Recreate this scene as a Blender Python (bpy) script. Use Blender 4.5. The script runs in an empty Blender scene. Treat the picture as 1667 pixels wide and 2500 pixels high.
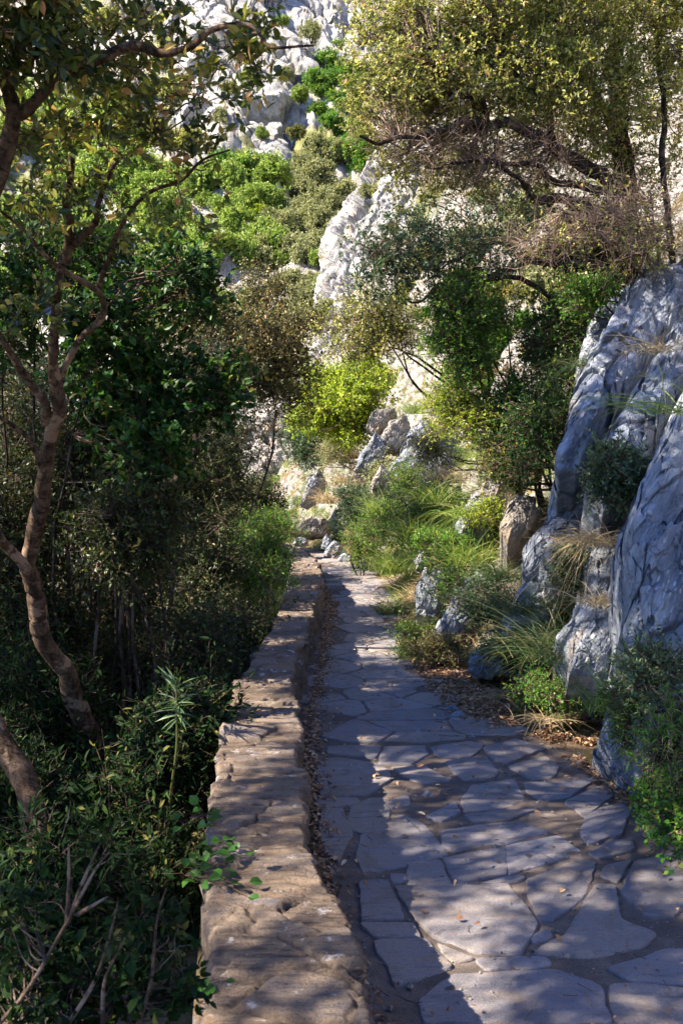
import bpy, math, random
import numpy as np
from math import radians, sin, cos, pi
from mathutils import Vector

# ------------------------------------------------------------------ camera, world, sun, exposure
sc = bpy.context.scene
COL = sc.collection
PITCH = radians(2.356)
CAMZ = 1.65
F = 35 / 36 * 2500.0
cam_d = bpy.data.cameras.new('camera')
cam = bpy.data.objects.new('camera', cam_d)
COL.objects.link(cam)
cam.location = (0, 0, CAMZ)
cam.rotation_euler = (pi / 2 - PITCH, 0, 0)
cam_d.sensor_fit = 'VERTICAL'
cam_d.sensor_height = 36
cam_d.sensor_width = 24
cam_d.lens = 35
cam_d.clip_start = 0.05
cam_d.clip_end = 1000
cam_d.dof.use_dof = True
cam_d.dof.focus_distance = 6.5
cam_d.dof.aperture_fstop = 11
sc.camera = cam

SUN_AZ = (-0.94, -0.34)       # horizontal direction towards the sun: left, a little behind
SUN_EL = radians(41)
w = bpy.data.worlds.new('World')
sc.world = w
w.use_nodes = True
nt = w.node_tree
nt.nodes.clear()
o_ = nt.nodes.new('ShaderNodeOutputWorld')
bg = nt.nodes.new('ShaderNodeBackground')
sky = nt.nodes.new('ShaderNodeTexSky')
sky.sky_type = 'NISHITA'
sky.sun_disc = False
sky.sun_elevation = SUN_EL
sky.sun_rotation = math.atan2(SUN_AZ[0], SUN_AZ[1])
sky.air_density = 1.3
sky.dust_density = 0.3
sky.ozone_density = 2.5
bg.inputs['Strength'].default_value = 0.062
tint = nt.nodes.new('ShaderNodeMix'); tint.data_type = 'RGBA'; tint.blend_type = 'MULTIPLY'
tint.inputs[0].default_value = 1.0; tint.inputs[7].default_value = (0.66, 0.88, 1.48, 1)
nt.links.new(sky.outputs[0], tint.inputs[6])
nt.links.new(tint.outputs[2], bg.inputs[0])
nt.links.new(bg.outputs[0], o_.inputs[0])

sun_d = bpy.data.lights.new('sun', 'SUN')
sun_d.energy = 5.0
sun_d.angle = radians(0.55)
sun_d.color = (1.0, 0.875, 0.70)
sun = bpy.data.objects.new('sun', sun_d)
COL.objects.link(sun)
_s = Vector((SUN_AZ[0] * cos(SUN_EL), SUN_AZ[1] * cos(SUN_EL), sin(SUN_EL))).normalized()
sun.rotation_euler = _s.to_track_quat('Z', 'Y').to_euler()
sun.location = (-10, -5, 20)

sc.view_settings.view_transform = 'Standard'
sc.view_settings.look = 'None'
sc.view_settings.exposure = 2.0
sc.view_settings.gamma = 1.0
sc.render.engine = 'CYCLES'
sc.cycles.use_denoising = True
sc.cycles.max_bounces = 6
sc.cycles.transmission_bounces = 4
sc.cycles.transparent_max_bounces = 4

# ------------------------------------------------------------------ pixel -> world helpers (photo pixels, 1667 x 2500)
CP, SP = cos(PITCH), sin(PITCH)
def ray(px, py):
    u = (px - 833.5) / F
    v = (1250 - py) / F
    d = np.array([u, v * SP + CP, v * CP - SP])
    return d / d[1]
def P(px, py, d):
    return np.array([0, 0, CAMZ]) + ray(px, py) * d
def G(px, py, z=0.0):
    r = ray(px, py)
    return np.array([0, 0, CAMZ]) + r * ((z - CAMZ) / r[2])
def D(x, y):                      # displayed (1568 wide) -> photo pixels
    return x * 1.0632, y * 1.0632

# ------------------------------------------------------------------ numpy noise
def _hash(ix, iy, iz, seed=0):
    h = (ix.astype(np.int64) * 374761393 + iy.astype(np.int64) * 668265263 + iz.astype(np.int64) * 2147483647 + seed * 1274126177) & 0xffffffff
    h = ((h ^ (h >> 13)) * 1274126177) & 0xffffffff
    h = ((h ^ (h >> 16)) * 2246822519) & 0xffffffff
    h = h ^ (h >> 15)
    return (h & 0xffffff) / float(0x1000000)
def vnoise(p, seed=0):
    i = np.floor(p).astype(np.int64)
    f = p - i
    u = f * f * f * (f * (f * 6 - 15) + 10)
    r = 0
    for dx in (0, 1):
        for dy in (0, 1):
            for dz in (0, 1):
                wgt = (u[..., 0] if dx else 1 - u[..., 0]) * (u[..., 1] if dy else 1 - u[..., 1]) * (u[..., 2] if dz else 1 - u[..., 2])
                r = r + wgt * _hash(i[..., 0] + dx, i[..., 1] + dy, i[..., 2] + dz, seed)
    return r * 2 - 1
def fbm(p, octs=4, seed=0, gain=0.5):
    a, s, r = 1.0, 1.0, 0
    for k in range(octs):
        r = r + a * vnoise(p * s + 17.3 * k, seed + k)
        a *= gain
        s *= 2.03
    return r
def ridged(p, octs=4, seed=0):
    a, s, r = 1.0, 1.0, 0
    for k in range(octs):
        r = r + a * (1 - 2 * np.abs(vnoise(p * s + 9.1 * k, seed + k)))
        a *= 0.5
        s *= 2.1
    return r
def facet(p, seed=0, tilt=0.9, step=0.5):
    """fractured rock: every Voronoi cell is a tilted plane with a height of its own; also returns F2-F1"""
    i = np.floor(p).astype(np.int64)
    best = np.full(p.shape[:-1], 9e9)
    sec = np.full(p.shape[:-1], 9e9)
    val = np.zeros(p.shape[:-1])
    for dx in (-1, 0, 1):
        for dy in (-1, 0, 1):
            for dz in (-1, 0, 1):
                cx, cy, cz = i[..., 0] + dx, i[..., 1] + dy, i[..., 2] + dz
                c = np.stack([cx + _hash(cx, cy, cz, seed), cy + _hash(cx, cy, cz, seed + 1), cz + _hash(cx, cy, cz, seed + 2)], -1)
                dd = p - c
                d2 = (dd ** 2).sum(-1)
                v = step * (_hash(cx, cy, cz, seed + 3) * 2 - 1) + tilt * (dd[..., 0] * (_hash(cx, cy, cz, seed + 4) - .5) + dd[..., 1] * (_hash(cx, cy, cz, seed + 5) - .5) + dd[..., 2] * (_hash(cx, cy, cz, seed + 6) - .5)) * 2
                m = d2 < best
                sec = np.where(m, best, np.minimum(sec, d2))
                val = np.where(m, v, val)
                best = np.where(m, d2, best)
    return val, np.sqrt(sec) - np.sqrt(best)
def sstep(a, b, x):
    t = np.clip((x - a) / (b - a), 0, 1)
    return t * t * (3 - 2 * t)

# ------------------------------------------------------------------ object helpers
def tag(o, label=None, cat=None, group=None, kind=None):
    if label: o['label'] = label
    if cat: o['category'] = cat
    if group: o['group'] = group
    if kind: o['kind'] = kind
    return o
def empty(name, loc, label, cat, group=None):
    o = bpy.data.objects.new(name, None)
    o.empty_display_size = 0.2
    COL.objects.link(o)
    o.location = [float(v) for v in loc]
    return tag(o, label, cat, group)
def mesh(name, V, faces, mat, parent=None, smooth=False, rnd=None, mats=None, midx=None, loc=None):
    """faces: list of int arrays (n,3)/(n,4) or python lists"""
    V = np.asarray(V, dtype=np.float32)
    if loc is None and parent is not None:
        loc = np.array(parent.location)
    if loc is not None:
        V = V - np.asarray(loc, dtype=np.float32)
    me = bpy.data.meshes.new(name)
    arrs = [np.asarray(f, dtype=np.int32) for f in faces if len(f)]
    loops = np.concatenate([a.ravel() for a in arrs])
    tot = np.concatenate([np.full(len(a), a.shape[1], dtype=np.int32) for a in arrs])
    start = np.concatenate([[0], np.cumsum(tot)[:-1]]).astype(np.int32)
    me.vertices.add(len(V))
    me.vertices.foreach_set('co', V.ravel())
    me.loops.add(len(loops))
    me.loops.foreach_set('vertex_index', loops)
    me.polygons.add(len(tot))
    me.polygons.foreach_set('loop_start', start)
    me.polygons.foreach_set('loop_total', tot)
    if smooth:
        me.polygons.foreach_set('use_smooth', np.ones(len(tot), dtype=bool))
    else:
        me.polygons.foreach_set('use_smooth', np.zeros(len(tot), dtype=bool))
    if rnd is not None:
        a = me.attributes.new('rnd', 'FLOAT', 'POINT')
        a.data.foreach_set('value', np.asarray(rnd, dtype=np.float32))
    for m in (mats or [mat]):
        me.materials.append(m)
    if midx is not None:
        me.polygons.foreach_set('material_index', np.asarray(midx, dtype=np.int32))
    me.update(calc_edges=True)
    me.validate()
    o = bpy.data.objects.new(name, me)
    COL.objects.link(o)
    if parent is not None:
        o.parent = parent
    elif loc is not None:
        o.location = [float(v) for v in loc]
    return o
def gridfaces(n, m, off=0, wrap=False):
    i = np.arange(n - 1)[:, None]
    j = np.arange(m if wrap else m - 1)[None, :]
    a = i * m + j
    b = i * m + (j + 1) % m
    return np.stack([a, b, b + m, a + m], -1).reshape(-1, 4) + off
def norm(v):
    return v / np.maximum(np.linalg.norm(v, axis=-1, keepdims=True), 1e-9)

# ------------------------------------------------------------------ material helpers
def mat_new(name):
    m = bpy.data.materials.new(name)
    m.use_nodes = True
    n = m.node_tree
    n.nodes.clear()
    out = n.nodes.new('ShaderNodeOutputMaterial')
    return m, n, out
def nd(n, t, **kw):
    x = n.nodes.new(t)
    for k, v in kw.items():
        if k.startswith('i_'):
            x.inputs[k[2:]].default_value = v
        else:
            setattr(x, k, v)
    return x
def ramp(n, fac, stops, interp='LINEAR'):
    r = n.nodes.new('ShaderNodeValToRGB')
    r.color_ramp.interpolation = interp
    e = r.color_ramp.elements
    while len(e) > 1: e.remove(e[-1])
    e[0].position = stops[0][0]
    e[0].color = (*stops[0][1], 1)
    for p, c in stops[1:]:
        q = e.new(p)
        q.color = (*c, 1)
    n.links.new(fac, r.inputs[0])
    return r.outputs[0]
def mix(n, fac, a, b, blend='MIX'):
    x = n.nodes.new('ShaderNodeMix')
    x.data_type = 'RGBA'
    x.blend_type = blend
    for sock, v in ((x.inputs[0], fac), (x.inputs[6], a), (x.inputs[7], b)):
        if hasattr(v, 'is_output'): n.links.new(v, sock)
        elif isinstance(v, (int, float)): sock.default_value = v
        else: sock.default_value = (*v, 1)
    return x.outputs[2]
def noise_n(n, scale, detail=6, rough=0.6, vec=None, dist=0.0):
    x = nd(n, 'ShaderNodeTexNoise')
    x.inputs['Scale'].default_value = scale
    x.inputs['Detail'].default_value = detail
    x.inputs['Roughness'].default_value = rough
    x.inputs['Distortion'].default_value = dist
    if vec is not None: n.links.new(vec, x.inputs['Vector'])
    return x.outputs['Fac']
def geo_pos(n, scale=(1, 1, 1), rot=(0, 0, 0)):
    g = n.nodes.new('ShaderNodeNewGeometry')
    src = g.outputs['Position']
    if any(rot):                       # turn first, then stretch along the turned axes
        m0 = nd(n, 'ShaderNodeMapping')
        m0.inputs['Rotation'].default_value = rot
        n.links.new(src, m0.inputs['Vector'])
        src = m0.outputs[0]
    mp = nd(n, 'ShaderNodeMapping')
    mp.inputs['Scale'].default_value = scale
    n.links.new(src, mp.inputs['Vector'])
    return mp.outputs[0]
def principled(n, out, color, rough=0.85, bump=None, bstr=0.4, bdist=0.02, spec=0.3):
    b = n.nodes.new('ShaderNodeBsdfPrincipled')
    b.inputs['Roughness'].default_value = rough
    b.inputs['Specular IOR Level'].default_value = spec
    if hasattr(color, 'is_output'): n.links.new(color, b.inputs['Base Color'])
    else: b.inputs['Base Color'].default_value = (*color, 1)
    if bump is not None:
        bp = n.nodes.new('ShaderNodeBump')
        bp.inputs['Strength'].default_value = bstr
        bp.inputs['Distance'].default_value = bdist
        n.links.new(bump, bp.inputs['Height'])
        n.links.new(bp.outputs[0], b.inputs['Normal'])
    n.links.new(b.outputs[0], out.inputs[0])
    return b

def leaf_mat(name, stops, trans=0.35, rough=0.42, tcol=(1.0, 1.0, 0.45), spec=0.5):
    m, n, out = mat_new(name)
    at = nd(n, 'ShaderNodeAttribute', attribute_name='rnd')
    c = ramp(n, at.outputs['Fac'], stops)
    b = n.nodes.new('ShaderNodeBsdfPrincipled')
    b.inputs['Roughness'].default_value = rough
    b.inputs['Specular IOR Level'].default_value = spec
    n.links.new(c, b.inputs['Base Color'])
    t = n.nodes.new('ShaderNodeBsdfTranslucent')
    tc = mix(n, 1.0, c, tcol, 'MULTIPLY')
    g = nd(n, 'ShaderNodeGamma'); g.inputs[1].default_value = 0.8
    n.links.new(tc, g.inputs[0])
    n.links.new(g.outputs[0], t.inputs['Color'])
    ms = n.nodes.new('ShaderNodeMixShader')
    ms.inputs[0].default_value = trans
    n.links.new(b.outputs[0], ms.inputs[1])
    n.links.new(t.outputs[0], ms.inputs[2])
    n.links.new(ms.outputs[0], out.inputs[0])
    return m
def bark_mat(name, a, b, scale=18):
    m, n, out = mat_new(name)
    v = geo_pos(n, (1, 1, 0.45))
    f = noise_n(n, scale, 9, 0.75, v, .3)
    rings = noise_n(n, 9, 6, 0.7, geo_pos(n, (1.2, 1.2, 7), (0, radians(-25), 0)))
    f2 = noise_n(n, 6, 5, 0.65, geo_pos(n))
    c = ramp(n, f, [(0.40, a), (0.52, tuple((x + y) / 2 for x, y in zip(a, b))), (0.62, b)])
    c = mix(n, ramp(n, rings, [(.36, (.9, .9, .9)), (.46, (0, 0, 0))]), c, tuple(x * .6 for x in a))
    c = mix(n, ramp(n, f2, [(0.55, (0, 0, 0)), (0.60, (.75, .75, .75))]), c, tuple(min(1, x * 1.9 + .01) for x in b))
    principled(n, out, c, 0.92, mix(n, .5, f, rings), 1.0, 0.04, 0.12)
    return m

M = {}
def rock_mat(name, dark, mid, light, stain, lich=0.0, scale=1.0, bdist=0.05, stainamt=0.5, dirn=(1, 1, 1), rot=(0, 0, 0)):
    m, n, out = mat_new(name)
    v = geo_pos(n, tuple(d * scale for d in dirn), rot)
    big = noise_n(n, 0.9, 5, 0.6, v, 0.4)
    med = noise_n(n, 5.0, 9, 0.72, v, 0.0)
    fin = noise_n(n, 42.0, 6, 0.7, v)
    c = ramp(n, med, [(0.28, dark), (0.48, mid), (0.66, light)])
    c = mix(n, ramp(n, big, [(0.42, (0, 0, 0)), (0.6, (1, 1, 1))]), c, mix(n, 0.45, c, mid))
    st = noise_n(n, 1.7, 4, 0.6, geo_pos(n, tuple(d * scale for d in (1, 1, .5))), 0.8)
    c = mix(n, ramp(n, st, [(0.56, (0, 0, 0)), (0.68, (stainamt,) * 3)]), c, stain)
    # cracks
    vo = nd(n, 'ShaderNodeTexVoronoi', feature='DISTANCE_TO_EDGE')
    vo.inputs['Scale'].default_value = 3.1
    dv = nd(n, 'ShaderNodeVectorMath', operation='ADD')
    nn = nd(n, 'ShaderNodeTexNoise'); nn.inputs['Scale'].default_value = 4; nn.inputs['Detail'].default_value = 5
    n.links.new(v, nn.inputs['Vector'])
    n.links.new(v, dv.inputs[0]); n.links.new(nn.outputs['Color'], dv.inputs[1])
    n.links.new(dv.outputs[0], vo.inputs['Vector'])
    cr = ramp(n, vo.outputs['Distance'], [(0.0, (0, 0, 0)), (0.035, (1, 1, 1))])
    c = mix(n, mix(n, 1.0, ramp(n, big, [(.45, (0, 0, 0)), (.6, (.75, .75, .75))]), mix(n, 1.0, (1, 1, 1), cr, 'SUBTRACT'), 'MULTIPLY'), c, tuple(x * .45 for x in dark))
    if lich > 0:
        lv = nd(n, 'ShaderNodeTexVoronoi'); lv.inputs['Scale'].default_value = 22
        n.links.new(v, lv.inputs['Vector'])
        lm = ramp(n, lv.outputs['Distance'], [(0.20, (1, 1, 1)), (0.30, (0, 0, 0))])
        lm2 = ramp(n, noise_n(n, 2.4, 3, 0.5, v), [(0.5, (0, 0, 0)), (0.62, (lich,) * 3)])
        c = mix(n, mix(n, 1.0, lm, lm2, 'MULTIPLY'), c, (.62, .62, .6))
    if name.startswith('cliff'):
        gb = noise_n(n, .75, 6, .65, v, .5)
        c = mix(n, ramp(n, gb, [(.54, (0, 0, 0)), (.62, (.6, .6, .6))]), c, mix(n, .35, (.22, .22, .23), c))
        c = mix(n, ramp(n, noise_n(n, 1.1, 8, .7, geo_pos(n, (1, 1, 1.6))), [(.56, (0, 0, 0)), (.62, (.8, .8, .8))]), c, (.17, .17, .075))
    hh = mix(n, 0.65, med, fin)
    hh = mix(n, 0.25, hh, cr, 'MULTIPLY')
    principled(n, out, c, 0.88, hh, 0.85, bdist, 0.2)
    return m

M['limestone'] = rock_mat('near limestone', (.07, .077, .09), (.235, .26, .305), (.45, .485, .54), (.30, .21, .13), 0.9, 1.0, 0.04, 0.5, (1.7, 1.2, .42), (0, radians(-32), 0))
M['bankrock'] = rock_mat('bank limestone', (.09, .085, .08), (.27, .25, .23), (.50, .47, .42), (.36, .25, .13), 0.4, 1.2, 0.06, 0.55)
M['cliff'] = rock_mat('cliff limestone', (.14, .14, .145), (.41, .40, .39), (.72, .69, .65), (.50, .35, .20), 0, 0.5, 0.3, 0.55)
def wall_mat():
    m, n, out = mat_new('wall stone and mortar')
    v = geo_pos(n)
    at = nd(n, 'ShaderNodeAttribute', attribute_name='rnd')
    ed = nd(n, 'ShaderNodeAttribute', attribute_name='edge')
    a = noise_n(n, 7, 8, .68, v)
    lay = noise_n(n, 5, 8, .75, geo_pos(n, (1.2, 9, 6)))
    fin = noise_n(n, 120, 5, .75, v)
    st = ramp(n, at.outputs['Fac'], [(.1, (.095, .072, .060)), (.35, (.155, .115, .085)), (.55, (.125, .108, .108)), (.75, (.215, .165, .12)), (.95, (.165, .148, .152))])
    st = mix(n, ramp(n, lay, [(.42, (0, 0, 0)), (.64, (.7, .7, .7))]), st, (.30, .225, .16))
    st = mix(n, ramp(n, lay, [(.33, (.85, .85, .85)), (.45, (0, 0, 0))]), st, (.05, .04, .038))
    st = mix(n, ramp(n, a, [(.56, (0, 0, 0)), (.66, (.6, .6, .6))]), st, (.29, .175, .095))
    st = mix(n, ramp(n, noise_n(n, 11, 6, .7, v), [(.60, (0, 0, 0)), (.66, (.8, .8, .8))]), st, (.50, .46, .45))
    mo = ramp(n, a, [(.35, (.10, .075, .058)), (.6, (.19, .145, .11))])
    add = nd(n, 'ShaderNodeMath', operation='MULTIPLY_ADD')
    n.links.new(a, add.inputs[0]); add.inputs[1].default_value = -1.3
    n.links.new(ed.outputs['Fac'], add.inputs[2])
    mr = nd(n, 'ShaderNodeMapRange'); mr.inputs[1].default_value = -.52; mr.inputs[2].default_value = -.38
    n.links.new(add.outputs[0], mr.inputs[0])
    c = mix(n, mr.outputs[0], mo, st)
    c = mix(n, ramp(n, fin, [(.34, (.7, .7, .7)), (.48, (0, 0, 0))]), c, (.05, .04, .035))
    principled(n, out, c, .88, mix(n, .45, lay, fin), 1.0, .022, .2)
    return m
M['walltop'] = wall_mat()

# ground: litter, soil, dry grass, rock by slope
def ground_mat():
    m, n, out = mat_new('hillside ground')
    v = geo_pos(n)
    g = n.nodes.new('ShaderNodeNewGeometry')
    sep = nd(n, 'ShaderNodeSeparateXYZ'); n.links.new(g.outputs['True Normal'], sep.inputs[0])
    a = noise_n(n, 7, 9, 0.7, v)
    b = noise_n(n, 60, 5, 0.7, v)
    big = noise_n(n, 0.8, 5, 0.6, v)
    soil = ramp(n, a, [(0.3, (.06, .042, .03)), (0.5, (.15, .105, .072)), (0.68, (.27, .20, .145))])
    soil = mix(n, ramp(n, b, [(.4, (0, 0, 0)), (.6, (.7, .7, .7))]), soil, (.19, .135, .085))
    grass = ramp(n, a, [(0.3, (.035, .035, .015)), (0.52, (.12, .10, .045)), (0.7, (.28, .22, .12))])
    c = mix(n, ramp(n, big, [(.42, (0, 0, 0)), (.55, (1, 1, 1))]), soil, grass)
    rk = ramp(n, a, [(.33, (.07, .065, .06)), (.5, (.22, .205, .185)), (.68, (.42, .39, .35))])
    sm = nd(n, 'ShaderNodeMath', operation='MULTIPLY_ADD')
    n.links.new(noise_n(n, 1.6, 7, 0.65, v), sm.inputs[0]); sm.inputs[1].default_value = 1.1
    n.links.new(sep.outputs[2], sm.inputs[2])
    rockm = ramp(n, sm.outputs[0], [(1.08, (1, 1, 1)), (1.18, (0, 0, 0))])
    rm = nd(n, 'ShaderNodeMapRange'); rm.inputs[1].default_value = 1.12; rm.inputs[2].default_value = 1.22; rm.inputs[3].default_value = 1; rm.inputs[4].default_value = 0
    n.links.new(sm.outputs[0], rm.inputs[0])
    c = mix(n, rm.outputs[0], c, rk)
    principled(n, out, c, 0.95, mix(n, 0.4, a, b), 0.9, 0.05, 0.1)
    return m
M['ground'] = ground_mat()

def farhill_mat():
    m, n, out = mat_new('far hillside')
    v = geo_pos(n)
    a = noise_n(n, 0.9, 10, 0.7, v)
    big = noise_n(n, 0.11, 5, 0.6, v, 0.5)
    rk = ramp(n, a, [(.33, (.12, .115, .11)), (.5, (.36, .34, .31)), (.66, (.64, .60, .54))])
    rk = mix(n, ramp(n, noise_n(n, .2, 4, .6, v), [(.58, (0, 0, 0)), (.68, (.6, .6, .6))]), rk, (.52, .33, .18))
    gr = ramp(n, a, [(.33, (.045, .055, .02)), (.5, (.16, .17, .06)), (.68, (.38, .34, .18))])
    c = mix(n, ramp(n, big, [(.52, (0, 0, 0)), (.60, (1, 1, 1))]), rk, gr)
    principled(n, out, c, 0.95, a, 1.0, 0.6, 0.1)
    return m
M['farhill'] = farhill_mat()

def slab_mat():
    m, n, out = mat_new('flagstone')
    v = geo_pos(n)
    at = nd(n, 'ShaderNodeAttribute', attribute_name='rnd')
    a = noise_n(n, 2.2, 7, 0.62, v, 0.3)
    st = noise_n(n, 9, 9, 0.75, geo_pos(n, (.5, 2.6, 1)))
    fin = noise_n(n, 130, 4, 0.7, v)
    c = ramp(n, at.outputs['Fac'], [(0, (.165, .165, .195)), (.4, (.225, .22, .25)), (.7, (.27, .24, .225)), (.85, (.24, .235, .27)), (1, (.34, .32, .33))])
    c = mix(n, ramp(n, a, [(.42, (.0, .0, .0)), (.6, (.6, .6, .6))]), c, (.31, .275, .26))
    du = noise_n(n, 3.1, 9, .75, v, .6)
    c = mix(n, ramp(n, du, [(.50, (0, 0, 0)), (.60, (.75, .75, .75))]), c, (.20, .165, .14))
    c = mix(n, ramp(n, noise_n(n, 14, 7, .75, v), [(.60, (0, 0, 0)), (.66, (.6, .6, .6))]), c, (.40, .385, .38))
    c = mix(n, ramp(n, st, [(.52, (0, 0, 0)), (.66, (.55, .55, .55))]), c, (.32, .225, .155))
    c = mix(n, ramp(n, st, [(.34, (.75, .75, .75)), (.45, (0, 0, 0))]), c, (.10, .095, .105))
    c = mix(n, ramp(n, fin, [(.36, (.55, .55, .55)), (.5, (0, 0, 0))]), c, (.14, .13, .13))
    principled(n, out, c, 0.78, mix(n, .5, st, fin), 0.9, 0.02, 0.3)
    return m
M['slab'] = slab_mat()
def dirt_mat():
    m, n, out = mat_new('trodden dirt joints')
    v = geo_pos(n)
    a = noise_n(n, 5, 8, 0.7, v)
    b = noise_n(n, 170, 4, 0.8, v)
    c = ramp(n, a, [(.3, (.10, .08, .07)), (.52, (.165, .135, .118)), (.7, (.25, .21, .185))])
    c = mix(n, ramp(n, b, [(.36, (.8, .8, .8)), (.52, (0, 0, 0))]), c, (.08, .058, .046))
    c = mix(n, ramp(n, b, [(.62, (0, 0, 0)), (.7, (.7, .7, .7))]), c, (.42, .38, .34))
    principled(n, out, c, 0.95, b, 0.8, 0.008, 0.1)
    return m
M['dirt'] = dirt_mat()

M['bark_grey'] = bark_mat('grey brown bark', (.032, .020, .013), (.18, .122, .083), 26)
M['bark_dark'] = bark_mat('dark bark', (.018, .014, .012), (.07, .052, .042))
M['twig_pale'] = bark_mat('pale dry twigs', (.10, .072, .055), (.32, .235, .18), 30)
M['twig_dark'] = bark_mat('shaded brown twigs', (.05, .036, .028), (.15, .11, .085), 30)  # darker copy of the brown twigs, thicket shade put into the colour
M['twig_brown'] = bark_mat('brown twigs', (.07, .048, .035), (.22, .155, .115), 30)

M['lf_oak'] = leaf_mat('oak leaves', [(0, (.016, .036, .012)), (.35, (.05, .085, .018)), (.66, (.15, .18, .03)), (.84, (.34, .33, .06)), (.94, (.46, .27, .08)), (1, (.5, .28, .14))], .4)
M['lf_oak_pale'] = leaf_mat('yellowing oak leaves', [(0, (.05, .085, .02)), (.3, (.16, .205, .035)), (.6, (.35, .37, .075)), (.86, (.54, .53, .18)), (.94, (.60, .32, .11)), (1, (.62, .54, .36))], 0.42)
M['lf_olive'] = leaf_mat('dull olive leaves', [(0, (.03, .042, .014)), (.4, (.09, .10, .03)), (.75, (.20, .19, .06)), (1, (.40, .25, .11))], .32)
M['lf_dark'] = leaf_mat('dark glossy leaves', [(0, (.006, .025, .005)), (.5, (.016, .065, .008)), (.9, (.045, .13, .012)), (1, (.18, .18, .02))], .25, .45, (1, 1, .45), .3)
M['lf_deep'] = leaf_mat('deep shade leaves', [(0, (.003, .010, .003)), (.5, (.009, .028, .006)), (.9, (.022, .055, .010)), (1, (.12, .11, .03))], .2, .62, (1, 1, .45), .12)  # darker copy of the dark leaves, undergrowth shade put into the colour
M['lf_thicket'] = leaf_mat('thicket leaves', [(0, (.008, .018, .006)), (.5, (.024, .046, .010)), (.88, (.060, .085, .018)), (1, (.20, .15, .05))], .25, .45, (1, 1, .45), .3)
M['lf_green'] = leaf_mat('fresh green leaves', [(0, (.025, .10, .010)), (.5, (.07, .22, .016)), (.85, (.17, .33, .03)), (1, (.36, .40, .05))], .45)
M['lf_lime'] = leaf_mat('lime green leaves', [(0, (.09, .17, .008)), (.5, (.26, .38, .012)), (.85, (.44, .52, .03)), (1, (.58, .55, .06))], .45)
M['lf_hill'] = leaf_mat('hill shrub leaves', [(0, (.06, .13, .02)), (.5, (.18, .30, .035)), (.85, (.34, .46, .08)), (1, (.52, .55, .14))], .35, .5)
M['lf_hill_olive'] = leaf_mat('grey olive shrub leaves', [(0, (.09, .115, .045)), (.5, (.23, .26, .10)), (1, (.46, .45, .22))], .3, .6)
M['lf_blue'] = leaf_mat('blue green leaves', [(0, (.018, .05, .026)), (.5, (.045, .10, .045)), (1, (.12, .18, .07))], .3)
M['grass'] = leaf_mat('green grass blades', [(0, (.04, .10, .015)), (.5, (.13, .23, .03)), (.85, (.27, .34, .07)), (1, (.5, .44, .2))], .4, .5)
M['grass_blue'] = leaf_mat('dark grass blades', [(0, (.02, .045, .018)), (.5, (.05, .09, .03)), (.85, (.11, .15, .05)), (1, (.30, .25, .12))], .35, .45)
M['grass_dry'] = leaf_mat('dry grass blades', [(0, (.16, .11, .06)), (.5, (.36, .27, .15)), (1, (.58, .47, .29))], .3, .7, (1, .9, .6))
M['litter'] = leaf_mat('fallen leaves', [(0, (.14, .07, .045)), (.5, (.33, .18, .10)), (.85, (.52, .33, .17)), (1, (.62, .48, .32))], .12, .7, (1, .8, .5))

# ------------------------------------------------------------------ terrain functions
rng = np.random.default_rng(7)
_wr = np.array([G(*D(x, y), 0.40)[:2] for x, y in [(900, 2480), (870, 2330), (850, 2220), (800, 2100), (745, 1990), (720, 1900), (705, 1800), (700, 1700), (690, 1620), (682, 1560), (690, 1500), (718, 1440), (730, 1380), (747, 1330), (738, 1295), (715, 1272)]])
_wl = np.array([G(*D(x, y), 0.40)[:2] for x, y in [(455, 2480), (465, 2330), (475, 2200), (477, 2100), (480, 2000), (485, 1900), (495, 1800), (510, 1700), (520, 1650), (545, 1560), (590, 1500), (625, 1440), (650, 1380), (668, 1330), (672, 1290), (669, 1262)]])
_wr = np.vstack([[_wr[0, 0] + .1, .6], _wr, [[-.95, 17.3], [-2.2, 19.2], [-4.5, 21]]])
_wl = np.vstack([[_wl[0, 0] - .03, .6], _wl, [[-1.55, 17.2], [-2.7, 18.8], [-4.9, 20.5]]])
WY = np.r_[np.linspace(0.6, 6, 900), np.linspace(6.01, 20.5, 900)]
def wr_x(y): return np.interp(y, _wr[:, 1], _wr[:, 0])
def wl_x(y): return np.interp(y, _wl[:, 1], _wl[:, 0])
_pl = np.array([(.2, 0.5), (.13, 2.9), (.075, 3.37), (.01, 3.9), (-.045, 4.34), (-.084, 4.9), (-.12, 5.65), (-.21, 6.64), (-.26, 7.56), (-.25, 9), (-.22, 10.2), (-.15, 11.9), (-.155, 14.6), (-.31, 18.1), (-.56, 20), (-2, 21.5), (-4.5, 23.2), (-9, 25)])
_pr = np.array([(1.75, 0.5), (1.55, 2.5), (1.42, 3.9), (1.40, 4.6), (1.36, 5.2), (1.30, 5.73), (1.15, 6.1), (.85, 6.5), (.69, 7.3), (.64, 8.2), (.565, 9.5), (.524, 11.9), (.52, 14.6), (.42, 17.3), (.13, 18.8), (-.38, 20.4), (-1.9, 22.3), (-4.5, 24.2), (-9, 26.5)])
def pl_x(y): return np.interp(y, _pl[:, 1], _pl[:, 0])
def pr_x(y): return np.interp(y, _pr[:, 1], _pr[:, 0])
_xb = np.array([(1.75, 0.5), (1.5, 2.5), (1.42, 3.9), (1.62, 5.2), (1.80, 6.6), (1.45, 7.9), (.90, 8.6), (.76, 9.7), (.68, 13.1), (.62, 15.8), (.45, 18), (.1, 19.3), (-.7, 21), (-1.9, 23), (-2.8, 25), (-4, 30), (-5, 34), (-7, 40), (-12, 60), (-30, 140)])
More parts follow.
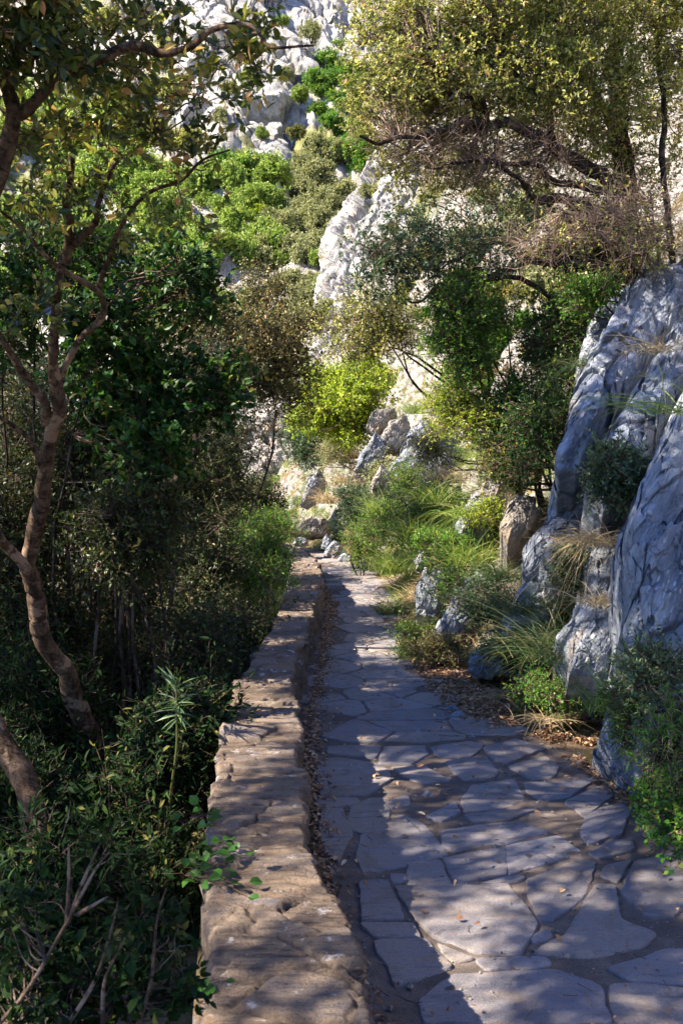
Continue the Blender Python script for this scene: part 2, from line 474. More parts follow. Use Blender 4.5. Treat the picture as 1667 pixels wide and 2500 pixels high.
def H(x, y, fine=True):
    x = np.asarray(x, float); y = np.asarray(y, float)
    xb = np.interp(y, _xb[:, 1], _xb[:, 0])
    s = x - xb
    slope = np.interp(y, [0, 6, 12, 18, 24, 40, 140], [1.5, 1.55, 1.35, 1.15, 1.25, 1.25, 1.2])
    hr = np.where(s > 0, slope * (np.sqrt(s * s + .09) - .3) + .05 * s, 0)
    # left of the wall the ground falls away into the gorge
    dl = wl_x(np.minimum(y, 20.4)) - .05 - x
    dl = np.where(y > 20.4, np.interp(y, [20.4, 23, 26, 32, 140], [-5, -7, -9, -12, -30]) - x, dl)
    hl = np.where(dl > 0, -.30 - .15 * np.minimum(dl, 1.2) - .55 * np.maximum(dl - 1.2, 0), 0)
    hl = np.maximum(hl, -14)
    h = hr + hl
    # far mountain
    fy = y + .10 * x
    far = np.interp(fy, [30, 37, 43, 55, 70, 85, 100, 130, 190], [-30, 1.5, 7.0, 13.5, 23, 35, 50, 84, 140])
    far = np.where(y > 28, far, -40)
    h = np.where(far > h, far, h)
    if fine:
        p = np.stack([x, y, h * .6], -1)
        rough = sstep(0.05, 1.2, s) + sstep(.2, 1.5, dl) * .6
        rough = np.clip(rough, 0, 1)
        n1 = fbm(p * .9, 4, 3) * .22 + ridged(p * 2.1, 3, 9) * .06
        fa = sstep(34, 60, y)
        n2 = fbm(p * .09, 5, 21, .55) * 3.0 * fa + ridged(p * .22, 4, 5) * .8 * fa
        if x.size > 1000:
            fv, fe = facet(p * 1.5 + n1[..., None] * .6, 15, 1.1, .5)
            fv2, fe2 = facet(p * 5 + n1[..., None], 16, 1.1, .5)
            n1 = n1 + np.where(s > 0, (fv * .20 + fv2 * .07 - .10 * (1 - sstep(0, .07, fe))), 0)
            gv, ge = facet(p * .33 + n1[..., None] * .5, 17, 1.1, .5)
            gv2, ge2 = facet(p * 1.1 + n1[..., None] * .5, 18, 1.1, .5)
            n2 = n2 + fa * (gv * 1.0 + gv2 * .45)
        pathz = fbm(np.stack([x, y, x * 0], -1) * .8, 2, 40) * .012
        h = h + rough * (n1 * (1 - fa)) + n2 + pathz
    return h
def hit(px, py, d0=3.0, d1=150.0):
    r = ray(px, py)
    d = np.exp(np.linspace(math.log(d0), math.log(d1), 1600))
    z = CAMZ + r[2] * d
    below = z < H(r[0] * d, d)
    if not below.any(): return P(px, py, d1)
    k = int(np.argmax(below))
    return P(px, py, d[k])

# ------------------------------------------------------------------ ground sheet
def build_ground():
    a = np.linspace(-1, 1, 460)
    ang = np.radians(30 * a + 32 * a ** 3 + 6 * a ** 5)
    r = np.exp(np.linspace(math.log(1.2), math.log(210), 900))
    R, A = np.meshgrid(r, ang, indexing='ij')
    X = R * np.sin(A)
    Y = R * np.cos(A) - 1.4
    Z = H(X, Y)
    V = np.stack([X, Y, Z], -1).reshape(-1, 3)
    q = gridfaces(len(r), len(ang))
    # the mountain has its own material by depth
    cy = Y.ravel()[q[:, 0]]
    mi = (cy > 31).astype(np.int32)
    o = mesh('ground', V, [q], None, smooth=True, mats=[M['ground'], M['farhill']], midx=mi)
    tag(o, kind='structure')
build_ground()

# ------------------------------------------------------------------ path of flagstones
def clip_poly(poly, a, b, c):           # keep a*x+b*y<=c
    out = []
    for i in range(len(poly)):
        p, q = poly[i], poly[(i + 1) % len(poly)]
        dp, dq = a * p[0] + b * p[1] - c, a * q[0] + b * q[1] - c
        if dp <= 0: out.append(p)
        if (dp < 0) != (dq < 0):
            t = dp / (dp - dq)
            out.append((p[0] + t * (q[0] - p[0]), p[1] + t * (q[1] - p[1])))
    return out
def pathz(x, y):
    return H(x, y)
def build_path():
    C7 = lambda x, y: (800 + .553 * x, 1600 + .553 * y)
    T = [[(300, 1035), (800, 1022), (930, 1200), (850, 1335), (640, 1330), (480, 1262), (400, 1190), (340, 1110)],
         [(355, 925), (500, 915), (545, 1025), (355, 1038)], [(272, 975), (345, 975), (345, 1012), (290, 1016)],
         [(515, 898), (778, 855), (788, 970), (565, 1018)], [(788, 852), (1015, 812), (1122, 885), (850, 960), (798, 972)],
         [(150, 810), (330, 715), (420, 755), (535, 885), (340, 935), (155, 975), (125, 900)],
         [(270, 645), (265, 740), (185, 805), (85, 770), (105, 680), (190, 642)],
         [(500, 845), (510, 790), (640, 770), (850, 752), (975, 800), (800, 840), (560, 870)],
         [(590, 650), (640, 590), (820, 560), (845, 620), (880, 660), (760, 695), (600, 706)],
         [(600, 722), (760, 707), (930, 700), (800, 740), (650, 755)],
         [(880, 620), (870, 580), (1000, 580), (1220, 555), (1130, 600), (1060, 645), (930, 660)],
         [(520, 480), (700, 460), (745, 530), (740, 555), (600, 570), (560, 530)],
         [(790, 510), (960, 460), (1020, 510), (990, 560), (900, 565)],
         [(690, 420), (830, 375), (960, 420), (780, 500), (720, 470)],
         [(455, 420), (620, 390), (690, 402), (630, 458), (490, 463)],
         [(280, 510), (420, 500), (540, 570), (420, 583), (330, 545)],
         [(0, 420), (230, 415), (215, 465), (0, 450)], [(-60, 470), (40, 465), (205, 490), (268, 520), (273, 565), (180, 630), (-30, 632)],
         [(247, 420), (430, 415), (440, 450), (370, 493), (222, 493)],
         [(1150, 720), (1340, 650), (1350, 690), (1290, 810), (1150, 855), (1110, 800)],
         [(1140, 890), (1220, 850), (1340, 825), (1345, 870), (1190, 915)],
         [(875, 1000), (1110, 915), (1185, 925), (1165, 1010), (1120, 1090), (980, 1185), (925, 1175), (885, 1080)],
         [(1200, 990), (1220, 950), (1335, 920), (1275, 1020)], [(670, 1018), (820, 985), (870, 990), (850, 1008), (740, 1022)],
         [(1050, 1250), (1180, 1025), (1270, 1035), (1295, 1190), (1440, 1240), (1380, 1300), (1150, 1360), (910, 1330), (960, 1290)],
         [(1295, 1060), (1350, 930), (1580, 880), (1640, 1090), (1520, 1170), (1400, 1165), (1330, 1100)],
         [(140, 1010), (265, 1005), (338, 1180), (150, 1185)], [(145, 1196), (370, 1200), (410, 1262), (200, 1264)],
         [(205, 1276), (430, 1272), (548, 1400), (300, 1480)], [(480, 1290), (640, 1355), (555, 1373)],
         [(655, 1355), (960, 1345), (980, 1392), (700, 1403)],
         [(400, 1540), (560, 1422), (1000, 1402), (1200, 1480), (1245, 1640), (420, 1640)],
         [(1230, 1400), (1500, 1310), (1700, 1320), (1700, 1480), (1340, 1450)], [(1245, 1480), (1360, 1468), (1700, 1500), (1700, 1700), (1275, 1640)],
         [(430, 730), (570, 670), (580, 712), (500, 755)], [(275, 660), (355, 625), (360, 675), (275, 690)], [(-40, 640), (130, 640), (140, 665), (0, 685), (-40, 680)],
         [(1045, 665), (1210, 592), (1300, 565), (1250, 640), (1140, 735)], [(895, 1285), (900, 1255), (975, 1232), (1000, 1270)],
         [(-40, 690), (70, 690), (90, 770), (110, 800), (40, 930), (-20, 870)]]
    R2 = random.Random(5)
    polys = []
    for t in T:
        polys.append([tuple(G(*C7(x, y))[:2]) for x, y in t])
    # Voronoi slabs for the rest of the way
    sites = []
    y = 0.6
    row = 0
    while y < 25.5:
        dy = .27 if y > 5.5 else .42
        dy *= R2.uniform(.75, 1.25)
        x = float(pl_x(y)) - .1 + (row % 2) * .2
        while x < float(pr_x(y)) + .5:
            sites.append((x + R2.uniform(-.15, .15), y + R2.uniform(-.10, .10)))
            x += R2.uniform(.22, .85)
        y += dy
        row += 1
    for i, s in enumerate(sites):
        poly = [(s[0] - .6, s[1] - .6), (s[0] + .6, s[1] - .6), (s[0] + .6, s[1] + .6), (s[0] - .6, s[1] + .6)]
        for j, q in enumerate(sites):
            if i == j or abs(q[0] - s[0]) > 1.2 or abs(q[1] - s[1]) > 1.2: continue
            a, b = q[0] - s[0], q[1] - s[1]
            L = math.hypot(a, b)
            gap = .008
            poly = clip_poly(poly, a / L, b / L, (a * (q[0] + s[0]) / 2 + b * (q[1] + s[1]) / 2) / L - gap)
            if len(poly) < 3: break
        if len(poly) < 3: continue
        cx = sum(p[0] for p in poly) / len(poly); cy = sum(p[1] for p in poly) / len(poly)
        if cx < pl_x(cy) + .02 or cx > pr_x(cy) + .05: continue
        far = cy > 5.86
        if far: poly = clip_poly(poly, 0, -1, -(5.93 if cx < .82 else 6.14)); 
        if len(poly) < 3: continue
        out = cx > .365 * cy + .1 or cy < 2.6
        if not (far or out): continue
        if R2.random() < .02: continue
        polys.append(poly)
    V = []; F3 = []; F4 = []; R = []; ngons = []
    loops = []
    for k, poly in enumerate(polys):
        pts = []
        n = len(poly)
        pa = np.array(poly)
        c = pa.mean(0)
        if np.cross(pa[1] - pa[0], pa[2] - pa[1]) < 0: pa = pa[::-1]
        near = c[1] < 9
        step = .018 if near else .05
        for i in range(n):
            p, q = pa[i], pa[(i + 1) % n]
            m = max(2, int(np.linalg.norm(q - p) / step))
            for t in range(m): pts.append(p + (q - p) * t / m)
        pts = np.array(pts)
        # round corners a little, then roughen
        for _ in range(1): pts = .5 * pts + .25 * np.roll(pts, 1, 0) + .25 * np.roll(pts, -1, 0)
        if k < len(T): pts = pts - norm(c - pts) * .009
        nz = np.stack([fbm(np.c_[pts * 9, np.full(len(pts), k * 3.1)], 3, 60), fbm(np.c_[pts * 9, np.full(len(pts), k * 3.1)], 3, 61)], -1)
        pts = pts + nz * (.0065 if near else .008) + .25 * np.stack([vnoise(np.c_[pts * 60, np.full(len(pts), k * 3.)], 4), vnoise(np.c_[pts * 60, np.full(len(pts), k * 3.)], 5)], -1) * .008
        tz = np.array([R2.uniform(-.006, .006), R2.uniform(-.006, .006)])
        hz = R2.uniform(.010, .019)
        rv = R2.random()
        base = len(V) if isinstance(V, list) else 0
        inward = norm(c - pts)
        rings = [(pts, -.012), (pts + inward * .002, hz * .55), (pts + inward * .006, hz * .94), (pts + inward * .018, hz)]
        m = len(pts)
        for rp, z in rings:
            zz = pathz(rp[:, 0], rp[:, 1]) + z + ((rp - c) @ tz)
            V.extend(np.c_[rp, zz].tolist())
            R.extend([rv] * m)
        for r_ in range(3):
            i = np.arange(m)
            a = base + r_ * m + i; b = base + r_ * m + (i + 1) % m
            F4.append(np.stack([a, b, b + m, a + m], -1))
        # fill with inner rings so that the top follows the ground
        i = np.arange(m)
        prev = base + 3 * m
        rp = rings[-1][0]
        for f_ in (.66, .33):
            q_ = c + (rp - c) * f_
            zz = pathz(q_[:, 0], q_[:, 1]) + hz + ((q_ - c) @ tz)
            st = len(V)
            V.extend(np.c_[q_, zz].tolist()); R.extend([rv] * m)
            F4.append(np.stack([prev + i, prev + (i + 1) % m, st + (i + 1) % m, st + i], -1))
            prev = st
        st = len(V)
        V.append([c[0], c[1], float(pathz(c[0], c[1])) + hz]); R.append(rv)
        F3.append(np.stack([prev + i, prev + (i + 1) % m, np.full(m, st)], -1))
    nst = sum(len(a) for a in F4), sum(len(a) for a in F3)
    # bed of trodden dirt
    ys = np.r_[np.linspace(.5, 12, 420), np.linspace(12.1, 25, 130)]
    us = np.linspace(0, 1, 60)
    Yb, U = np.meshgrid(ys, us, indexing='ij')
    lx, rx = pl_x(Yb) - .10, pr_x(Yb) + .10
    Xb = lx + (rx - lx) * U
    Zb = H(Xb, Yb) + .004 + np.clip(fbm(np.stack([Xb, Yb, Xb * 0], -1) * 11, 3, 77) * .007, -.003, .02)
    edge = np.minimum(U, 1 - U)
    Zb = np.where(edge < .02, Zb - .03, Zb)
    st = len(V)
    V = np.vstack([np.array(V), np.stack([Xb, Yb, Zb], -1).reshape(-1, 3)])
    R = np.r_[R, np.zeros(Xb.size)]
    gb = gridfaces(len(ys), len(us), st)
    f4 = np.vstack(F4 + [gb]); f3 = np.vstack(F3)
    midx = np.r_[np.zeros(nst[0]), np.ones(len(gb)), np.zeros(len(f3))]
    o = mesh('path', V, [f4, f3], None, rnd=R, mats=[M['slab'], M['dirt']], midx=midx)
    tag(o, kind='structure')
    return polys
build_path()

# ------------------------------------------------------------------ low stone wall
def build_wall():
    root = empty('stone_wall', (-.3, 6, 0), 'long low wall of rough brown stone running beside the paved path', 'wall')
    n = len(WY)
    xl, xr = wl_x(WY), wr_x(WY)
    ker = np.ones(15) / 15
    def sm(a): return np.convolve(np.pad(a, 7, mode='edge'), ker, 'valid')
    xl, xr = sm(xl), sm(xr) - .02
    # stepped, ragged edges
    def rag(seed, amp):
        p = np.stack([WY * 3.4, np.full(n, seed * 7.7), np.zeros(n)], -1)
        v, e = facet(p, seed, .6, .8)
        return v * amp + fbm(p * 5, 3, seed) * amp * .35
    el = -np.abs(rag(11, .040)) + .01; er = rag(23, .032)
    m = 72
    prof = []
    U = np.linspace(0, 1, m)
    X = (xl + el)[:, None] * (1 - U) + (xr + er)[:, None] * U
    Y = np.repeat(WY[:, None], m, 1)
    p = np.stack([X * 3.0, Y * 5.6, X * 0], -1)
    wob = np.stack([fbm(p * 1.1, 4, 31), fbm(p * 1.1, 4, 32), X * 0], -1) * .17
    v, e = facet(p + wob, 41, .35, .6)
    p2 = np.stack([X * 6, Y * 12, X * 0], -1)
    v2, e2 = facet(p2 + wob, 47, .8, .5)
    v3, e3 = facet(p2 * 2.4 + wob * 3, 49, 1.2, .5)
    lay = fbm(np.stack([X * 5, Y * 34, X * 0], -1) + wob * 4, 4, 53)
    Z = .40 + v * .017 + v2 * .006 + v3 * .003 - .012 * (1 - sstep(0, .06, e)) + lay * .0035 + fbm(np.stack([X, Y * 1.6, X * 0], -1) * 3, 5, 51) * .009
    edge = np.minimum(U, 1 - U)[None, :]
    Z = Z - .03 * (1 - sstep(0, .05, edge)) * (.4 + .6 * np.abs(fbm(p, 2, 5)))
    hl = int(14)
    # right face
    zs = np.linspace(1, 0, 16)[1:]
    def face(xe, ze, sgn, seed, zb):
        out = []
        for t in zs:
            z = zb + (ze - zb) * t
            q = np.stack([WY * 4.2, z * 9, np.full(n, seed)], -1)
            fv, fe = facet(q, seed, .4, .8)
            off = fv * .018 - .03 * (1 - sstep(0, .14, fe)) - .012 + fbm(q * 3, 2, seed) * .008
            out.append(np.stack([xe + sgn * off, WY, z], -1))
        return out
    L = face(xl + el, Z[:, 0], -1, 61, -.75)
    Rr = face(xr + er, Z[:, -1], 1, 67, -.05)
    cols = L[::-1] + [np.stack([X[:, j], Y[:, j], Z[:, j]], -1) for j in range(m)] + Rr
    A = np.stack(cols, 1)
    cell = np.zeros(A.shape[:2]); edg = np.ones(A.shape[:2])
    k0 = len(L)
    hv = np.modf(np.abs(v * 37.13 + np.floor(v * 5) * .37))[0]
    cell[:, k0:k0 + m] = np.clip(v * .8 + .5, 0, 1); edg[:, k0:k0 + m] = np.clip(e / .25, 0, 1)
    for k in range(A.shape[1]):
        if not (k0 <= k < k0 + m):
            cell[:, k] = .5 + .4 * vnoise(np.stack([A[:, k, 1] * 5, A[:, k, 2] * 11, np.zeros(n)], -1), 3)
    o = mesh('masonry', A.reshape(-1, 3), [gridfaces(n, A.shape[1])], M['walltop'], root, smooth=True, rnd=cell.ravel())
    at = o.data.attributes.new('edge', 'FLOAT', 'POINT'); at.data.foreach_set('value', edg.ravel().astype(np.float32))
    mod = o.modifiers.new('w', 'WEIGHTED_NORMAL') if False else None
    return root
WALL = build_wall()

# ------------------------------------------------------------------ rocks
def rock(name, poly, d, label, mat='limestone', cat='rock', seed=1, thick=.35, tilt=None, dtop=0.0, disp=1.0, group=None, fsc=None, bulge=.35, res=(280, 120)):
    """poly: photo pixel outline (star-shaped); d: distance; dtop: extra distance at the top of the outline"""
    pp = np.array(poly, float)
    y0, y1 = pp[:, 1].min(), pp[:, 1].max()
    pts = np.array([P(x, y, d + dtop * (y1 - y) / max(y1 - y0, 1)) for x, y in poly])
    c = pts.mean(0)
    # closed outline resampled with slight rounding
    nth, nr = res
    seg = np.linalg.norm(np.roll(pts, -1, 0) - pts, axis=1)
    cum = np.r_[0, np.cumsum(seg)]
    t = np.linspace(0, cum[-1], nth, endpoint=False)
    cl = np.vstack([pts, pts[:1]])
    O = np.stack([np.interp(t, cum, cl[:, k]) for k in range(3)], -1)
    O = c + (O - c) * (1 + .10 * fbm((O - c) * 4.5 / max(seg.sum() / 4, .01) + seed, 3, seed + 3))[:, None]
    for _ in range(1): O = .5 * O + .25 * np.roll(O, 1, 0) + .25 * np.roll(O, -1, 0)
    u, s_, vt = np.linalg.svd(pts - c)
    nrm = vt[2]
    if nrm[1] > 0: nrm = -nrm
    nrm = norm(nrm + np.array([-.15, -.55, .25]))
    size = seg.sum() / 4
    rows = []
    for k in range(nr):
        r = k / (nr - 1)
        if r < .6:
            q = r / .6
            rr = math.sin(q * pi / 2) ** .8
            h = bulge * thick * (1 - q ** 5)
            rows.append(c + (O - c) * (q ** .85) + nrm * h)
        else:
            q = (r - .6) / .4
            rows.append(c + (O - c) * (1 - .12 * q) - nrm * thick * 1.6 * q)
    A = np.stack(rows, 0)
    fs = fsc or 1.6 / size
    rotp = A.copy()
    rotp = np.stack([A[..., 0] * .87 - A[..., 2] * .5, A[..., 1] * .8, (A[..., 0] * .5 + A[..., 2] * .87) * .6], -1)
    wp = np.stack([fbm(rotp * fs * 5, 3, seed + 20 + k) for k in range(3)], -1) * .035
    v, e = facet(rotp * fs * 1.25 + wp + seed * 3.3, seed, 1.1, .5)
    v2, e2 = facet(rotp * fs * 3.6 + wp * 1.5 + seed, seed + 9, 1.5, .5)
    v3, e3 = facet(rotp * fs * 11 + wp * 2, seed + 12, 1.5, .5)
    st = (-.87 * A[..., 0] + .5 * A[..., 2] + .6 * A[..., 1]) * fs * 3.1 + .10 * fbm(A * fs * 5, 4, seed + 4)
    saw = (st - np.floor(st)) ** 1.6
    dd = disp * size * (.10 * v + .036 * v2 + .014 * v3 - .018 * (1 - sstep(0, .03, e)) - .006 * (1 - sstep(0, .04, e2)) + .034 * saw + .005 * fbm(A * 14 * fs, 3, seed))
    nn = norm(A - c + nrm * .2 * size)
    nn = norm(nn * .3 + nrm * .95)
    A = A + nn * dd[..., None]
    o = mesh(name, A.reshape(-1, 3), [gridfaces(nr, nth, wrap=True)], M[mat], smooth=False, loc=c)
    return tag(o, label, cat, group)

# right-hand rock outcrop, nearest first
RK = 'rock slabs leaning on the bank right of the path'
rock('rock_slab', [(1790, 900), (1680, 960), (1610, 1060), (1560, 1190), (1518, 1290), (1513, 1400), (1530, 1470), (1520, 1560), (1580, 1620), (1640, 1640), (1800, 1620)], 4.9, 'largest blue grey rock slab with white lichen flecks at the right edge', seed=3, thick=.7, dtop=1.0, group=RK)
rock('rock_slab', [(1800, 1600), (1640, 1600), (1570, 1640), (1500, 1700), (1465, 1790), (1500, 1850), (1570, 1930), (1680, 2000), (1800, 1990)], 4.6, 'pale lower rock at right edge with herbs growing over its foot', seed=5, thick=.5, dtop=.5, group=RK)
rock('rock_slab', [(1667, 640), (1580, 650), (1520, 700), (1440, 850), (1400, 980), (1350, 1130), (1360, 1165), (1400, 1170), (1470, 1060), (1560, 930), (1660, 790), (1760, 650)], 6.9, 'long smooth slab pointing down left, top edge catching warm sun', seed=8, thick=.6, dtop=1.6, group=RK)
rock('rock_slab', [(1480, 720), (1430, 800), (1412, 890), (1440, 910), (1480, 870), (1540, 780), (1560, 700)], 8.4, 'small split slab high above the long smooth slab', seed=12, thick=.4, dtop=.6, group=RK)
rock('rock_slab', [(1660, 780), (1560, 940), (1480, 1060), (1440, 1180), (1480, 1230), (1560, 1150), (1640, 1000), (1740, 860)], 6.1, 'cracked grey slab behind the green bush on the right bank', seed=14, thick=.5, dtop=1.0, group=RK)
rock('rock_slab', [(1400, 1150), (1345, 1190), (1335, 1280), (1280, 1340), (1272, 1400), (1330, 1430), (1390, 1370), (1440, 1260), (1450, 1180)], 7.4, 'smooth pale slab below the overhanging slab, beside the dead leaves', seed=17, thick=.5, dtop=.6, group=RK)
rock('rock_slab', [(1470, 1300), (1420, 1400), (1440, 1480), (1500, 1500), (1540, 1420), (1530, 1320)], 6.4, 'blocky grey rock half hidden by dry grass', seed=19, thick=.4, dtop=.3, group=RK)
rock('rock_slab', [(1420, 1470), (1365, 1560), (1390, 1650), (1480, 1660), (1530, 1560), (1500, 1480)], 5.9, 'low grey rock behind the arching grass fountain, under the largest slab', seed=20, thick=.4, dtop=.4, group=RK)
rock('rock', [(1335, 1400), (1262, 1440), (1225, 1520), (1255, 1570), (1330, 1530), (1375, 1450)], 7.2, 'leaning grey rock left of the arching grass fountain', seed=21, thick=.35, dtop=.4)
rock('rock', [(1262, 1215), (1240, 1240), (1222, 1290), (1240, 1325), (1285, 1300), (1312, 1250), (1300, 1215)], 8.6, 'mossy ochre boulder beneath the dark shrub', seed=22, thick=.35, dtop=.4, mat='bankrock')
rock('rock', [(1200, 1160), (1150, 1210), (1110, 1290), (1120, 1320), (1180, 1290), (1230, 1200)], 9.8, 'pointed pale rock leaning left among the bank grasses', seed=24, thick=.35, dtop=.5, mat='limestone')
rock('rock', [(1040, 1390), (1010, 1440), (1015, 1500), (1060, 1510), (1110, 1440), (1120, 1380)], 9.6, 'wedge of bluish rock above the path bend', seed=26, thick=.35, dtop=.4)
rock('rock', [(1170, 1400), (1110, 1450), (1060, 1530), (1060, 1570), (1120, 1560), (1180, 1490), (1210, 1420)], 8.6, 'sunlit rock wedge rising from leaf litter beside the path', seed=28, thick=.35, dtop=.5)
rock('rock', [(1150, 1590), (1140, 1640), (1180, 1660), (1250, 1640), (1250, 1590), (1200, 1570)], 7.6, 'low dark rock under the grass fountain', seed=30, thick=.25)
rock('rock', [(1050, 1320), (1010, 1370), (1020, 1400), (1060, 1390), (1090, 1330)], 10.8, 'small pale rock under the green shrub on the bank', seed=31, thick=.25)
BK = 'boulders of the outcrop above the path end'
rock('boulder', [(985, 1010), (950, 1030), (925, 1075), (930, 1095), (970, 1100), (995, 1065), (1000, 1035)], 17.6, 'tilted block shaped boulder at the top of the outcrop', mat='bankrock', cat='boulder', seed=34, thick=.5, group=BK, disp=.8)
rock('boulder', [(950, 995), (905, 1005), (895, 1045), (920, 1070), (950, 1040), (970, 1005)], 18.2, 'sunlit rough boulder behind the tilted block', mat='bankrock', cat='boulder', seed=36, thick=.5, group=BK)
rock('boulder', [(915, 1060), (885, 1100), (868, 1150), (900, 1165), (935, 1130), (945, 1085)], 17.3, 'steep grey slab below the tilted block', mat='limestone', cat='boulder', seed=38, thick=.6, group=BK)
rock('boulder', [(1040, 1030), (1005, 1060), (960, 1130), (930, 1190), (950, 1215), (1010, 1190), (1060, 1110), (1070, 1040)], 16.6, 'broad leaning grey slab right of the tilted block', mat='limestone', cat='boulder', seed=40, thick=.7, dtop=1, group=BK)
rock('boulder', [(930, 1130), (900, 1190), (910, 1225), (950, 1210), (960, 1150)], 16.4, 'narrow brown rock between the two leaning slabs', mat='bankrock', cat='boulder', seed=42, thick=.5, group=BK)
rock('boulder', [(1090, 1110), (1040, 1140), (990, 1200), (1000, 1230), (1050, 1200), (1100, 1150)], 14.5, 'slanting slab edge above the tall green grass', mat='limestone', cat='boulder', seed=44, thick=.5, dtop=.5, group=BK)
rock('boulder', [(780, 1145), (755, 1165), (740, 1210), (735, 1240), (770, 1215), (795, 1170)], 20.5, 'upright pale rock at the left end of the sunny grass slope', mat='limestone', cat='boulder', seed=46, thick=.5, group=BK)
rock('boulder', [(790, 1260), (730, 1265), (705, 1300), (740, 1312), (790, 1305), (805, 1280)], 19.8, 'knobbly sunlit boulder above the far end of the path', mat='bankrock', cat='boulder', seed=48, thick=.6, group=BK)
rock('boulder', [(690, 1235), (650, 1245), (640, 1280), (680, 1300), (700, 1270)], 23, 'shaded dark boulder beyond the wall end', mat='bankrock', cat='boulder', seed=50, thick=.6, group=BK)
KB = 'kerb rocks at the far bend of the path'
for i, (x, y, w_, h_, d, lb) in enumerate([(815, 1345, 26, 26, 18.8, 'dark triangular rock at the inner bend of the path'), (843, 1362, 20, 14, 18.0, 'rounded kerb rock right of the triangular rock'), (890, 1375, 13, 22, 16.4, 'pale pointed kerb stone at the foot of the tall grass'), (733, 1322, 20, 14, 18.6, 'flat grey stone on the far end of the wall'), (797, 1325, 14, 22, 19.3, 'thin slanting stone behind the triangular rock')]):
    rock('kerb_rock', [(x - w_, y + h_ * .6), (x - w_ * .7, y - h_ * .3), (x, y - h_), (x + w_ * .7, y - h_ * .5), (x + w_, y + h_ * .5), (x, y + h_ * .9)], d, lb, mat='limestone', cat='rock', seed=60 + i, thick=.2, group=KB, res=(70, 30))

# ------------------------------------------------------------------ spur cliff and retaining wall
def sheet(name, ctrl, mat, nu, nv, disp, label=None, kind='structure', seed=1, fs=.35):
    C = np.array(ctrl, float)               # rows x cols x 3
    r, c_ = C.shape[:2]
    vi = np.linspace(0, r - 1, nv); ui = np.linspace(0, c_ - 1, nu)
    def cr(A, t):
        n = len(A)
        i = np.clip(np.floor(t).astype(int), 0, n - 2)
        f = (t - i)
        g = lambda k: A[np.clip(i + k, 0, n - 1)]
        f = f.reshape((-1,) + (1,) * (A.ndim - 1))
        return .5 * ((2 * g(0)) + (-g(-1) + g(1)) * f + (2 * g(-1) - 5 * g(0) + 4 * g(1) - g(2)) * f ** 2 + (-g(-1) + 3 * g(0) - 3 * g(1) + g(2)) * f ** 3)
    A = cr(C, vi)
    A = np.swapaxes(cr(np.swapaxes(A, 0, 1), ui), 0, 1)
    du = np.gradient(A, axis=1); dv = np.gradient(A, axis=0)
    n = norm(np.cross(du, dv))
    s = np.sign(n[..., 1].mean())
    n = -n * s
    rp = np.stack([A[..., 0] * .9 + A[..., 2] * .4, A[..., 1], (-A[..., 0] * .4 + A[..., 2] * .9) * .6], -1)
    wp = np.stack([fbm(rp * fs * 2.5, 4, seed + 20 + k) for k in range(3)], -1) * .22
    v, e = facet(rp * fs + wp, seed, 1.1, .6)
    v2, e2 = facet(rp * fs * 2.7 + wp * 2, seed + 5, 1.2, .5)
    v3, e3 = facet(rp * fs * 7 + wp * 4, seed + 8, 1.3, .5)
    dd = disp * (v * .85 + v2 * .36 + v3 * .10 + fbm(A * fs * .6, 5, seed) * .9 - .5 * (1 - sstep(0, .06, e)) - .22 * (1 - sstep(0, .08, e2)) + .04 * fbm(A * fs * 9, 3, seed))
    A = A + n * dd[..., None]
    return mesh(name, A.reshape(-1, 3), [gridfaces(nv, nu)], M[mat], smooth=False)
rows = []
for py, edge, dd in [(-150, 1120, 12), (60, 1060, 9), (250, 985, 6), (380, 932, 4), (500, 880, 2), (620, 822, 0), (740, 785, -2), (860, 762, -4), (1000, 700, -6), (1150, 640, -8)]:
    rows.append([P(edge + 110, py, 56 + dd), P(edge + 6, py, 45 + dd), P(edge, py, 40 + dd), P(edge + 70, py, 37.5 + dd), P(edge + 220, py, 36 + dd), P(edge + 450, py, 34 + dd), P(edge + 800, py, 32 + dd), P(edge + 1300, py, 34 + dd)])
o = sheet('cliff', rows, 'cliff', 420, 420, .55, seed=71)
tag(o, kind='structure')
# upper grey crag
rows = []
for py, x0, x1, dd in [(-200, 300, 900, 92), (0, 350, 850, 86), (120, 410, 835, 82), (230, 470, 805, 78), (320, 490, 775, 74), (400, 500, 740, 71), (470, 500, 720, 70)]:
    rows.append([P(x0 - 60, py, dd + 8), P(x0, py, dd + 1), P(x0 * .7 + x1 * .3, py, dd - 3), P(x0 * .35 + x1 * .65, py, dd - 3.5), P(x1, py, dd - .5), P(x1 + 50, py, dd + 8)])
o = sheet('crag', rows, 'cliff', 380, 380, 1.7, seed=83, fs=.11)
tag(o, kind='structure')
# rubble retaining wall under the far trees
rows = []
for k, py in enumerate([1020, 1080, 1140, 1200, 1260]):
    rows.append([P(x, py + (x - 560) * .0, 27 - k * .25 + abs(x - 640) * .002) for x in (540, 590, 640, 690, 730)])
tag(sheet('retaining_wall', rows, 'bankrock', 140, 140, .12, seed=91, fs=2.2), 'blue shaded rubble retaining wall beyond the end of the path', 'wall')

